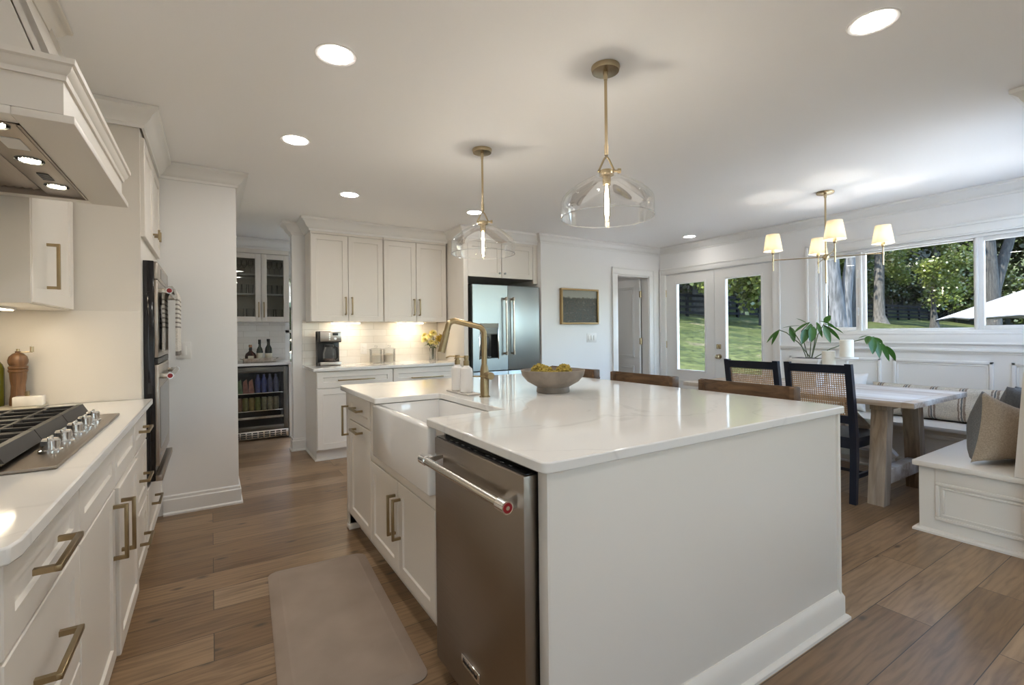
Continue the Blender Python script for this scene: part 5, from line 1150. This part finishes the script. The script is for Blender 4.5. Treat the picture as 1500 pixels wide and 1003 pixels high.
def drink(x, z, kind, col, label, grp):
    y = 6.52; m = P('drink ' + label[:18], tuple(c * .62 for c in col), .35, var=.25, vscale=30)
    g = G()
    if kind == 'pouch': g.hexa([(x - .03, y - .02, z), (x + .03, y - .02, z), (x + .03, y + .02, z), (x - .03, y + .02, z)], [(x - .028, y - .003, z + .135), (x + .012, y - .003, z + .165), (x + .012, y + .003, z + .165), (x - .028, y + .003, z + .135)])
    elif kind == 'bottle': g.lathe([(.029, 0), (.031, .01), (.031, .13), (.024, .16), (.013, .19), (.013, .215), (.001, .216)], (x, y, z), 18)
    else: g.lathe([(.027, 0), (.032, .008), (.032, .135), (.027, .15), (.001, .151)], (x, y, z), 18)
    solo({'pouch': 'drink_pouch', 'bottle': 'water_bottle', 'can': 'drink_can'}[kind], g, m, label, {'pouch': 'drink pouch', 'bottle': 'bottle', 'can': 'can'}[kind], (x, y, z), grp)
for x, col, w_ in ((.285, (.12, .20, .09), 'green drink pouch on the upper cooler shelf, leftmost'), (.345, (.32, .09, .06), 'red drink pouch on the upper cooler shelf, beside the green one'), (.405, (.34, .11, .07), 'red drink pouch on the upper cooler shelf, beside the blue bottles')): drink(x, .5535, 'pouch', col, w_, 'drinks in the cooler')
for i, x in enumerate((.475, .54, .605, .67)): drink(x, .5535, 'bottle', (.07, .085, .26) if i < 2 else (.15, .16, .28), ('leftmost', 'second from left', 'third from left', 'rightmost')[i] + ' of four blue bottles on the upper cooler shelf', 'drinks in the cooler')
for i, (x, col) in enumerate(((.275, (.30, .15, .09)), (.34, (.25, .23, .08)), (.405, (.33, .24, .09)), (.47, (.21, .23, .07)), (.54, (.36, .32, .20)), (.605, (.36, .33, .22)), (.67, (.34, .30, .20)))): drink(x, .3435, 'can', col, ('orange can at the left end of the lower cooler shelf', 'olive can on the lower cooler shelf, beside the orange one', 'amber can on the lower cooler shelf, third from left', 'green can in the middle of the lower cooler shelf', 'cream can on the lower cooler shelf, beside the green one', 'cream can on the lower cooler shelf, second from right', 'cream can at the right end of the lower cooler shelf')[i], 'drinks in the cooler')
tr = thing('wooden_tray', 'pale wooden tray with handles on the pantry counter', 'tray', (.50, 6.60, .9145)); g = G(); g.box(.325, .675, 6.53, 6.67, .9145, .922); g.box(.325, .675, 6.53, 6.54, .9145, .965, .002); g.box(.325, .675, 6.66, 6.67, .9145, .965, .002); g.box(.325, .335, 6.53, 6.67, .9145, .965, .002); g.box(.665, .675, 6.53, 6.67, .9145, .965, .002); part('tray_box', g, 'tablew', tr)
for s, x in ((-1, .325), (1, .675)):
    g = G(); g.tube([(x, 6.56, .95), (x + s * .03, 6.565, .962), (x + s * .03, 6.635, .962), (x, 6.64, .95)], .004, 8); part('handle', g, 'dsteel', tr)
t = thing('whisky_bottle', 'squat dark amber bottle with a wooden stopper on the pantry tray', 'bottle', (.405, 6.60, .9225)); g = G(); g.lathe([(.055, 0), (.060, .01), (.062, .07), (.052, .10), (.022, .125), (.016, .14), (.016, .175), (.001, .176)], (.405, 6.60, .9225), 24, sy=.6); part('glass', g, 'whisky', t); part('stopper', G().cyl((.405, 6.60, 1.098), (.405, 6.60, 1.13), .019), 'cork', t); part('neck_band', G().cyl((.405, 6.60, 1.06), (.405, 6.60, 1.088), .0185), 'black', t); part('label', G().box(.375, .435, 6.5615, 6.564, .955, .995), 'label', t)
t = thing('wine_bottle', 'dark wine bottle with a cream label on the pantry tray', 'bottle', (.503, 6.60, .9225)); g = G(); g.lathe([(.034, 0), (.037, .005), (.037, .12), (.030, .155), (.015, .185), (.013, .245), (.015, .25), (.015, .262), (.001, .263)], (.503, 6.60, .9225), 24); part('glass', g, 'winegl', t); g = G(); g.lathe([(.0377, .025), (.0377, .105)], (.503, 6.60, .9225), 24, caps=False); part('label', g, 'label', t); part('foil', G().cyl((.503, 6.60, 1.135), (.503, 6.60, 1.19), .0162), 'black', t)
t = thing('spirit_bottle', 'dark bottle with a pale label at the right end of the pantry tray', 'bottle', (.600, 6.60, .9225)); g = G(); g.lathe([(.036, 0), (.040, .006), (.040, .13), (.036, .165), (.018, .20), (.016, .255), (.018, .258), (.018, .27), (.001, .271)], (.600, 6.60, .9225), 24); part('glass', g, 'winegl', t); g = G(); g.lathe([(.0407, .02), (.0407, .10)], (.600, 6.60, .9225), 24, caps=False); part('label', g, 'label', t); part('cap', G().cyl((.600, 6.60, 1.165), (.600, 6.60, 1.197), .0195), 'black', t)

# ================================================================== LAMPS
def recessed(x, y, label, lens='lamp'):
    t = thing('recessed_light', label, 'ceiling light', (x, y, CEIL), 'recessed ceiling lights')
    g = G(); g.lathe([(.068, -.001), (.072, -.004), (.084, -.005), (.087, -.001)], (x, y, CEIL), 40, caps=False); part('trim_ring', g, 'white', t)
    g = G(); n = 32; vs = [g.v((x + .0685 * math.cos(-2 * PI * i / n), y + .0685 * math.sin(-2 * PI * i / n), CEIL - .0022)) for i in range(n)]; g.f(vs); part('lens', g, lens, t, 'glowing lens', recalc=False)
q = 1.2 / 1.21
mt['lamp_soft'] = emit('ceiling lamp lens by the doors', WARM, 20)
for x, y, l in ((.468, 2.147, 'round recessed ceiling light nearest the range hood'), (.455, 3.217, 'round recessed ceiling light over the aisle, level with the oven cabinet end wall'), (1.025, 4.24, 'small looking recessed ceiling light in front of the coffee maker cabinets'), (2.244, 4.243, 'recessed ceiling light in front of the refrigerator, beside the far pendant rod'), (5.2, 3.963, 'recessed ceiling light close to the french doors'), (2.218, .828, 'large looking recessed ceiling light at the top right of the picture'),
                (.46, 1.07, 'added recessed ceiling light above the near end of the counter, beyond the picture'), (.46, -.6, 'added recessed ceiling light behind the camera on the left'), (2.2, -.9, 'added recessed ceiling light behind the camera on the right'), (1.3, -2.4, 'added recessed ceiling light behind the camera near the rear window')):  # lamps on this line are added out of view to light the room
    recessed(x * q, y * q, l, 'lamp_soft' if x > 5 else 'lamp')
mt['pantry_fill'] = emit('added pantry lamp lens', WARM, 6); mt['hall_fill'] = emit('added hall lamp lens', WARM, 26)  # for unseen lamps added to brighten the pantry and the hall
recessed(.95, 6.1, 'added unseen ceiling light in the pantry', 'pantry_fill'); recessed(4.5, 5.9, 'added unseen ceiling light in the room behind the open door', 'hall_fill')
def pendant(x, y, label):
    t = thing('pendant_light', label, 'pendant light', (x, y, CEIL), 'glass pendant lights over the island')
    g = G(); g.lathe([(.001, 0), (.064, 0), (.065, -.006), (.060, -.022), (.012, -.025), (.008, -.06), (.001, -.061)], (x, y, CEIL - .0005), 36, caps=False); part('canopy', g, 'brass2', t)
    g = G(); g.cyl((x, y, CEIL - .03), (x, y, 2.055), .0068, seg=14); g.cyl((x, y, 2.085), (x, y, 2.04), .0095, seg=14); part('rod', g, 'brass2', t)
    g = G(); d = Vector((.83, -.55, 0))
    g.tube([Vector((x, y, 2.036)) + d * .0, Vector((x, y, 2.02)) + d * .012, Vector((x, y, 1.972)) + d * .034], .0045, 8); g.tube([Vector((x, y, 2.036)), Vector((x, y, 2.02)) - d * .012, Vector((x, y, 1.972)) - d * .034], .0045, 8)
    g.cyl(Vector((x, y, 1.968)) - d * .040, Vector((x, y, 1.968)) + d * .056, .0055, seg=10); g.cyl(Vector((x, y, 1.968)) + d * .050, Vector((x, y, 1.968)) + d * .064, .011, seg=14); part('yoke', g, 'brass2', t)
    g = G(); g.lathe([(.001, 1.972), (.030, 1.970), (.034, 1.955), (.034, 1.948), (.019, 1.944), (.018, 1.905), (.001, 1.904)], (x, y, 0), 28, caps=False); part('socket', g, 'brass2', t)
    g = G(); g.lathe([(.034, 1.946), (.044, 1.948), (.070, 1.938), (.105, 1.921), (.140, 1.900), (.168, 1.880), (.190, 1.861), (.202, 1.846), (.2065, 1.830), (.207, 1.757)], (x, y, 0), 64, caps=False); gs = part('glass_shade', g, 'shade_glass', t, 'clear glass shade', smooth=80)
    g = G(); pts = [(x + .207 * math.cos(2 * PI * i / 64), y + .207 * math.sin(2 * PI * i / 64), 1.757) for i in range(65)]; g.tube(pts, .0028, 8); part('shade_rim', g, 'jar_glass', gs)
    g = G(); g.lathe([(.010, 1.905), (.013, 1.895), (.016, 1.86), (.0155, 1.76), (.010, 1.745), (.001, 1.742)], (x, y, 0), 20, caps=False); b_ = part('bulb', g, thin_glass('bulb glass', (1, .97, .92), .6), t)
    g = G()
    for k in range(4): a = PI / 2 * k; g.tube([(x + .003 * math.cos(a), y + .003 * math.sin(a), 1.90), (x + .0075 * math.cos(a), y + .0075 * math.sin(a), 1.86), (x + .0075 * math.cos(a + .5), y + .0075 * math.sin(a + .5), 1.78), (x + .003 * math.cos(a), y + .003 * math.sin(a), 1.755)], .0026, 6)
    part('filament', g, emit('filament', (1, .82, .56), 34), b_)
    ld = bpy.data.lights.new('bulb_light', 'POINT'); ld.energy = 3.0; ld.color = (1, .93, .84); ld.shadow_soft_size = .012
    lo = bpy.data.objects.new('bulb_light', ld); C.objects.link(lo); lo.parent = t; lo.location = (0, 0, 1.83 - CEIL)
# placed in the room
pendant(1.536 * q, 1.613 * q, 'large looking clear glass pendant light over the near end of the island'); pendant(1.523 * q, 2.764 * q, 'clear glass pendant light over the far end of the island, by the faucet')
# chandelier
def shade_mat():
    m = bpy.data.materials.new('linen lamp shade'); m.use_nodes = True; nt = m.node_tree; nt.nodes.clear()
    d = N(nt, 'ShaderNodeBsdfDiffuse'); d.inputs[0].default_value = (.85, .80, .70, 1); t_ = N(nt, 'ShaderNodeBsdfTranslucent'); t_.inputs[0].default_value = (.92, .84, .68, 1)
    mx = N(nt, 'ShaderNodeMixShader'); mx.inputs[0].default_value = .55; o = N(nt, 'ShaderNodeOutputMaterial'); nt.links.new(d.outputs[0], mx.inputs[1]); nt.links.new(t_.outputs[0], mx.inputs[2]); nt.links.new(mx.outputs[0], o.inputs[0]); return m
mt['shade'] = shade_mat()
CHX, CHY = 4.58 * q, 2.08 * q
ch = thing('chandelier', 'brass four arm chandelier with small white shades over the dining table', 'chandelier', (CHX, CHY, CEIL))
g = G(); g.lathe([(.001, 0), (.068, 0), (.070, -.008), (.064, -.018), (.014, -.022), (.010, -.05), (.001, -.051)], (CHX, CHY, CEIL - .0005), 36, caps=False); part('canopy', g, 'brass2', ch)
g = G(); g.cyl((CHX, CHY, CEIL - .03), (CHX, CHY, 1.65), .0075, seg=14); g.cyl((CHX, CHY, 1.65), (CHX, CHY, 1.635), .005, .002, 10); part('stem', g, 'brass2', ch)
g = G(); g.lathe([(.001, .026), (.016, .024), (.019, .012), (.026, .008), (.026, -.010), (.018, -.014), (.015, -.028), (.001, -.030)], (CHX, CHY, 1.872), 24, caps=False); part('hub', g, 'brass2', ch)
for k in range(4):
    a = R(-57 + 90 * k); ex, ey = CHX + .405 * math.cos(a), CHY + .405 * math.sin(a)
    g = G(); g.cyl((CHX, CHY, 1.872), (ex, ey, 1.872), .0048, seg=10); g.cyl((ex, ey, 1.885), (ex, ey, 1.860), .0085, seg=12); ar = part('arm', g, 'brass2', ch)
    g = G(); g.cyl((ex, ey, 1.775), (ex, ey, 1.99), .0055, seg=12); g.lathe([(.006, 1.925), (.014, 1.935), (.015, 1.955), (.010, 1.975), (.010, 1.988)], (ex, ey, 0), 16); part('candle_rod', g, 'brass2', ar)
    g = G(); g.lathe([(.078, 1.955), (.054, 2.105), (.053, 2.105), (.077, 1.955)], (ex, ey, 0), 40, caps=False); part('lamp_shade', g, 'shade', ar, 'white fabric shade')
    g = G(); g.lathe([(.001, 1.985), (.010, 1.99), (.016, 2.01), (.014, 2.03), (.001, 2.05)], (ex, ey, 0), 16, caps=False); part('bulb', g, emit('candle bulb', (1, .93, .84), 70), ar)

# ================================================================== DINING CORNER
TZ = .75; TX0, TX1, TY0, TY1 = 3.885, 4.915, 1.245, 3.05
tb = thing('dining_table', 'rustic whitewashed trestle dining table', 'table', (4.4, 2.15, 0)); g = G(); n = 6
for i in range(n):
    a, b_ = lerp(TX0 + .0, TX1, i / n), lerp(TX0, TX1, (i + 1) / n); g.box(a + .0006, b_ - .0006, TY0 + .07, TY1 - .07, TZ - .038, TZ, .003)
g.box(TX0, TX1, TY0, TY0 + .069, TZ - .038, TZ, .003); g.box(TX0, TX1, TY1 - .069, TY1, TZ - .038, TZ, .003); part('tabletop', g, 'tablew', tb)
for ly in (1.49, 2.80):
    g = G(); g.box(4.0, 4.76, ly - .05, ly + .05, .665, .711, .004); part('top_rail', g, 'tableleg', tb)
    for bx, tx in ((4.0, 4.075), (4.68, 4.615)):
        g = G(); h_ = .05; bx += 0; g.hexa([(bx - h_, ly - h_, 0), (bx + h_, ly - h_, 0), (bx + h_, ly + h_, 0), (bx - h_, ly + h_, 0)], [(tx - h_, ly - h_, .666), (tx + h_, ly - h_, .666), (tx + h_, ly + h_, .666), (tx - h_, ly + h_, .666)]); part('leg', g, 'tableleg', tb)
    g = G(); g.box(4.03, 4.65, ly - .035, ly + .035, .13, .235, .004); part('cross_rail', g, 'tablew', tb)
    s = 1 if ly < 2 else -1
    g = G(); g.obox((4.34, ly + s * .20, .46), Vector((0, s * .38, .40)), XP, Vector((0, -s * .40, .38)), .26, .028, .028, .003); part('brace', g, 'tablew', tb)
part('long_rail', G().box(4.30, 4.38, 1.52, 2.77, .235, .30, .004), 'tablew', tb)
def cane_chair():
    cx, y0, y1 = 3.79, 1.562, 2.025; t = thing('dining_chair', '', 'chair', (4.0, (y0 + y1) / 2, 0), 'black cane back chairs')
    def post(y):
        g = G(); prof = [(3.845, 0, .036), (3.868, .30, .042), (3.866, .47, .045), (3.835, .72, .042), (cx, .995, .036)]
        rings = [[(x - w / 2, y - .021, z), (x + w / 2, y - .021, z), (x + w / 2, y + .021, z), (x - w / 2, y + .021, z)] for x, z, w in prof]
        vs = [[g.v(p) for p in r] for r in rings]
        for A, B in zip(vs, vs[1:]):
            for j in range(4): g.f([A[j], A[(j + 1) % 4], B[(j + 1) % 4], B[j]])
        g.f(vs[0][::-1]); g.f(vs[-1]); part('rear_leg', g, 'bluechair', t, smooth=30)
    post(y0 + .021); post(y1 - .021)
    for y in (y0 + .03, y1 - .03):
        g = G(); g.hexa([(4.245, y - .017, 0), (4.279, y - .017, 0), (4.279, y + .017, 0), (4.245, y + .017, 0)], [(4.238, y - .02, .435), (4.28, y - .02, .435), (4.28, y + .02, .435), (4.238, y + .02, .435)]); part('front_leg', g, 'bluechair', t)
    X = lambda z: 3.866 + (z - .47) / (.995 - .47) * (cx - 3.866)
    for z0, z1, nm in ((.925, .985, 'top_rail'), (.565, .622, 'lower_rail')):
        g = G(); g.hexa([(X(z0) - .014, y0 + .04, z0), (X(z0) + .014, y0 + .04, z0), (X(z0) + .014, y1 - .04, z0), (X(z0) - .014, y1 - .04, z0)], [(X(z1) - .014, y0 + .04, z1), (X(z1) + .014, y0 + .04, z1), (X(z1) + .014, y1 - .04, z1), (X(z1) - .014, y1 - .04, z1)]); part(nm, g, 'bluechair', t)
    g = G(); zA, zB = .620, .927; ya, yb = y0 + .040, y1 - .040; nh, nv = 20, 25; u = Vector((X(zB) - X(zA), 0, zB - zA)).normalized(); nn = Vector((u.z, 0, -u.x))
    for i in range(nh):
        z = lerp(zA, zB, (i + .5) / nh); g.obox((X(z), (ya + yb) / 2, z), YP, u, nn, (yb - ya) / 2, .0025, .0009)
    for i in range(nv):
        y = lerp(ya, yb, (i + .5) / nv); zm = (zA + zB) / 2; g.obox((X(zm) + .001, y, zm), u, YP, nn, (zB - zA) / 2 / u.z, .0025, .0009)
    part('cane_panel', g, 'cane', t, 'woven cane panel', smooth=0)
    g = G(); g.prism([(3.85, y0 + .005), (4.30, y0 - .01), (4.30, y1 + .01), (3.85, y1 - .005)], .438, .466); o = part('seat', g, 'bluechair', t)
    for a in ((3.87, 4.26, y0 + .02, y0 + .042, .385, .438), (3.87, 4.26, y1 - .042, y1 - .02, .385, .438), (4.245, 4.268, y0 + .04, y1 - .04, .385, .438), (3.855, 3.875, y0 + .04, y1 - .04, .385, .438)): part('apron', G().box(*a, bev=.002), 'bluechair', t)
    for a in ((3.86, 4.26, y0 + .02, y0 + .04, .165, .195), (3.86, 4.26, y1 - .04, y1 - .02, .165, .195), (4.05, 4.07, y0 + .03, y1 - .03, .17, .192)): part('stretcher', G().box(*a, bev=.002), 'bluechair', t)
    return t
c0 = cane_chair(); c0['label'] = 'black cane back dining chair in front, its right post nearest the table legs'
dup(c0, (4.0, c0.location.y + .512, 0), 0, 'black cane back dining chair farther away, in front of the french doors')
# built in benches
def panel_frame(g, axis, at_, a0, a1, z0, z1, s, w=.03, t=.012):
    for q in ((a0, a1, z1 - w, z1), (a0, a1, z0, z0 + w), (a0, a0 + w, z0 + w, z1 - w), (a1 - w, a1, z0 + w, z1 - w)):
        if axis == 'x': g.box(at_, at_ + s * t, q[0], q[1], q[2], q[3], .004)
        else: g.box(q[0], q[1], at_, at_ + s * t, q[2], q[3], .004)
bn = thing('window_bench', 'white built in bench along the window wall', 'bench', (5.28, 2.0, 0))
part('base', G().box(5.06, 5.548, .63, 2.98, .0, .40), 'cab', bn); part('seat_board', G().box(5.015, 5.54, 1.19, 3.0, .40, .432, .004), 'cab', bn)
g = G(); panel_frame(g, 'x', 5.06, 1.30, 2.05, .10, .36, -1); panel_frame(g, 'x', 5.06, 2.15, 2.90, .10, .36, -1); part('panel_moulding', g, 'cab', bn)
g = G(); g.sweep(BB[:1] + [(.022, 0), (.022, .012), (.014, .02), (.012, .07), (0, .08)], [(5.06, 2.98), (5.06, 1.19)], -1); part('baseboard', g, 'cab', bn)
nb = thing('corner_bench', 'white built in bench with a panelled end nearest the camera', 'bench', (4.3, .9, 0))
part('base', G().box(3.70, 5.058, .622, 1.165, 0, .40), 'cab', nb); part('seat_board', G().box(3.662, 5.54, .66, 1.188, .401, .4325, .004), 'cab', nb)
g = G(); panel_frame(g, 'x', 3.70, .68, 1.085, .085, .315, -1, .02); g.box(3.692, 3.70, .66, 1.085, .315, .40, .001); part('panel_moulding', g, 'cab', nb)
g = G(); panel_frame(g, 'x', 3.70, .712, 1.055, .115, .285, -1, .012, .007); part('inner_moulding', g, 'cab', nb)
g = G(); g.sweep([(0, 0), (.028, 0), (.028, .012), (.020, .022), (.012, .024), (0, .026)], [(5.05, 1.165), (3.70, 1.165), (3.70, .622)], -1); part('shoe_moulding', g, 'cab', nb)
g = G(); g.hexa([(3.662, .64, .433), (5.53, .64, .433), (5.53, .742, .433), (3.662, .742, .433)], [(3.662, .64, 1.0), (5.53, .64, 1.0), (5.53, .705, 1.0), (3.662, .705, 1.0)]); part('backrest', g, 'cab', nb)
# pillows
def pillow(name, label, cat, w, h, t, mat, loc, rot, group=None, pinch=.10, seed=0, seg=22, puff=.55, slump=0.):
    rd = random.Random(seed); g = G(); F_ = []; ph = [rd.uniform(0, 6.28) for _ in range(4)]
    def shape(i, j, s):
        u, v = -1 + 2 * i / seg, -1 + 2 * j / seg; e = max(0., (1 - abs(u) ** 2.6) * (1 - abs(v) ** 2.6)) ** puff
        px = u * w / 2 * (1 - pinch * (1 - v * v) * abs(u) ** 3); pz = v * h / 2 * (1 - pinch * (1 - u * u) * abs(v) ** 3)
        pz = -h / 2 + (pz + h / 2) * (1 - slump * max(0., u + .9) / 1.9)
        wr = .012 * math.sin(u * 5 + ph[0] + v * 2) * math.sin(v * 4 + ph[1]) * e
        return (px, s * (t / 2 * e + wr), pz)
    for s in (-1, 1): F_.append([[g.v(shape(i, j, s)) if not (s == 1 and (i in (0, seg) or j in (0, seg))) else F_[0][i][j] for j in range(seg + 1)] for i in range(seg + 1)])
    for k, A in enumerate(F_):
        for i in range(seg):
            for j in range(seg):
                q = [A[i][j], A[i + 1][j], A[i + 1][j + 1], A[i][j + 1]]; g.f(q if k == 0 else q[::-1])
    me = g.mesh(name, mat, (0, 0, -h / 2), 60); o = bpy.data.objects.new(name, me); C.objects.link(o); o.location = loc; o.rotation_euler = rot; o['label'] = label; o['category'] = cat
    if group: o['group'] = group
    return o
bei, gry, crm, brn = (.42, .335, .25), (.17, .17, .165), (.66, .60, .50), (.30, .235, .18)
mt['two'] = stripe_mat('beige and grey linen', [(0, bei), (.5, gry)], 1, .5, wob=.0)
mt['lumbar'] = stripe_mat('striped cream weave', sum([[(p, c) for p, c in ((a, brn), (a + .012, crm), (a + .018, gry), (a + .030, crm), (a + .036, brn), (a + .05, crm))] for a in (.06, .27, .47, .67, .87)], [(0, crm)]), 0, 1.0, wob=.012)
mt['plaid'] = stripe_mat('grey and cream wool', [(0, gry), (.45, (.28, .26, .24)), (.5, crm), (.56, bei), (.62, crm), (.7, bei), (.76, crm), (.84, bei), (.9, crm)], 0, .9, wob=.01)
pillow('throw_pillow', 'beige linen pillow with a grey back standing at the near end of the bench', 'pillow', .46, .43, .25, 'two', (4.01, .872, .437), (R(7), R(2), R(-20)), 'bench pillows', seed=1, pinch=.13, slump=.30)
pillow('throw_pillow', 'grey and cream pillow behind the beige one on the near bench', 'pillow', .48, .45, .15, 'plaid', (4.40, .90, .437), (R(12), 0, R(-14)), 'bench pillows', seed=2)
pillow('throw_pillow', 'brown and grey pillow corner peeking out behind the beige pillow', 'pillow', .42, .42, .15, 'greyl', (4.80, .98, .437), (R(14), 0, R(-10)), 'bench pillows', seed=3)
pillow('lumbar_pillow', 'long cream striped bolster pillow along the window bench', 'pillow', .98, .30, .17, 'lumbar', (5.40, 1.58, .434), (R(-10), 0, R(-90)), 'bench pillows', pinch=.04, seed=4, puff=.4)
pillow('fluffy_pillow', 'white furry pillow on the window bench behind the table', 'pillow', .40, .38, .15, 'fluff', (5.38, 2.30, .434), (R(-10), 0, R(-90)), 'bench pillows', seed=5)
# ---- table centrepiece
pp = thing('potted_plant', 'white trough planter with drooping green leaves on the dining table', 'plant', (4.40, 2.15, TZ))
g = G(); g.hexa([(4.34, 2.06, TZ + .0005), (4.46, 2.06, TZ + .0005), (4.46, 2.24, TZ + .0005), (4.34, 2.24, TZ + .0005)], [(4.325, 2.035, .985), (4.475, 2.035, .985), (4.475, 2.265, .985), (4.325, 2.265, .985)]); g.box(4.318, 4.482, 2.028, 2.272, .965, .992, .004); part('planter', g, 'white', pp); part('soil', G().box(4.335, 4.465, 2.045, 2.255, .992, .995), P('soil', (.05, .035, .025), .95), pp)
LEAVES = [([4.422, 2.161, 1.293], [4.387, 2.235, 1.349], 0.038), ([4.409, 2.137, 1.304], [4.236, 2.176, 1.234], 0.05), ([4.287, 2.242, 1.265], [4.335, 2.233, 1.15], 0.063), ([4.398, 2.166, 1.245], [4.337, 2.166, 1.133], 0.069), ([4.437, 2.14, 1.292], [4.388, 2.174, 1.15], 0.063), ([4.451, 2.13, 1.268], [4.38, 2.114, 1.15], 0.075), ([4.527, 2.077, 1.291], [4.637, 1.98, 1.224], 0.056), ([4.531, 2.084, 1.279], [4.701, 2.035, 1.17], 0.063), ([4.538, 2.088, 1.268], [4.583, 2.054, 1.142], 0.063), ([4.532, 2.074, 1.303], [4.532, 2.029, 1.367], 0.056), ([4.187, 2.277, 1.242], [4.03, 2.297, 1.155], 0.038), ([4.195, 2.287, 1.236], [4.112, 2.302, 1.13], 0.044), ([4.349, 2.187, 1.276], [4.255, 2.29, 1.271], 0.031), ([4.857, 1.872, 1.186], [4.783, 1.915, 1.169], 0.031), ([4.852, 1.865, 1.18], [4.758, 1.845, 1.123], 0.056), ([4.875, 1.854, 1.174], [4.816, 1.827, 1.045], 0.075), ([4.896, 1.847, 1.167], [5.016, 1.83, 1.118], 0.056), ([4.917, 1.839, 1.143], [4.884, 1.803, 1.008], 0.063), ([4.96, 1.82, 1.119], [5.05, 1.794, 0.979], 0.056), ([4.994, 1.793, 1.089], [5.106, 1.768, 0.978], 0.063), ([4.482, 2.117, 1.304], [4.548, 2.104, 1.19], 0.044), ([4.489, 2.098, 1.315], [4.652, 2.051, 1.279], 0.044)]
STEMS = [[[4.441, 2.133, 0.994], [4.341, 2.196, 1.127], [4.251, 2.253, 1.217], [4.196, 2.288, 1.242]], [[4.41, 2.152, 0.995], [4.381, 2.171, 1.126], [4.362, 2.183, 1.228], [4.423, 2.144, 1.304]], [[4.451, 2.127, 0.994], [4.462, 2.12, 1.149], [4.479, 2.109, 1.292]], [[4.43, 2.14, 0.994], [4.432, 2.139, 1.137], [4.443, 2.132, 1.28]], [[4.39, 2.165, 0.995], [4.351, 2.19, 1.139], [4.292, 2.227, 1.247], [4.277, 2.237, 1.271]], [[4.456, 2.124, 0.994], [4.483, 2.107, 1.196], [4.529, 2.078, 1.291]], [[4.491, 2.102, 0.982], [4.572, 2.05, 1.07], [4.674, 1.987, 1.111], [4.805, 1.904, 1.151], [4.896, 1.846, 1.173]]]
for s in STEMS: g = G(); g.tube([(4.40 + (s[0][0] - 4.40) * .6, 2.15 + (s[0][1] - 2.15) * .6, .994)] + [tuple(p) for p in s[1:]], .004, 8); part('stem', g, 'stem', pp, smooth=60)
for a, b_, w_ in LEAVES:
    g = G(); a, b_ = Vector(a), Vector(b_); g.grid_leaf(a, b_ - a, (0, 0, 1) if abs((b_ - a).normalized().z) < .8 else (-.6, -.6, .3), (b_ - a).length * 1.06, w_, .35, .10, 6); part('leaf', g, 'leaf', pp, smooth=60, recalc=False)
def candle(x, y, z0, r, h, label, stand):
    solo('pillar_candle', G().lathe([(r * .98, 0), (r, .004), (r, h - .004), (r * .9, h), (.006, h - .006), (.002, h - .006), (.002, h + .008), (.0005, h + .008)], (x, y, z0 + .0005), 32), 'candle', label, 'candle', (x, y, z0), 'pillar candles on the table', smooth=50)
    solo('candle_stand', G().lathe([(.055, 0), (.058, .008), (.03, .018), (.014, .03), (.012, z0 - TZ - .035), (.02, z0 - TZ - .022), (.078, z0 - TZ - .012), (.080, z0 - TZ - .003), (.001, z0 - TZ)], (x, y, TZ + .0005), 32), 'white', stand, 'candle stand', (x, y, TZ), 'candle stands on the table', smooth=50)
candle(4.40, 1.985, .925, .049, .135, 'ivory pillar candle next to the planter, the lower one', 'low white candle stand next to the planter'); candle(4.40, 1.85, 1.012, .049, .142, 'ivory pillar candle on the tall white stand', 'tall white pedestal stand under the right candle')
bpy.context.view_layer.update()
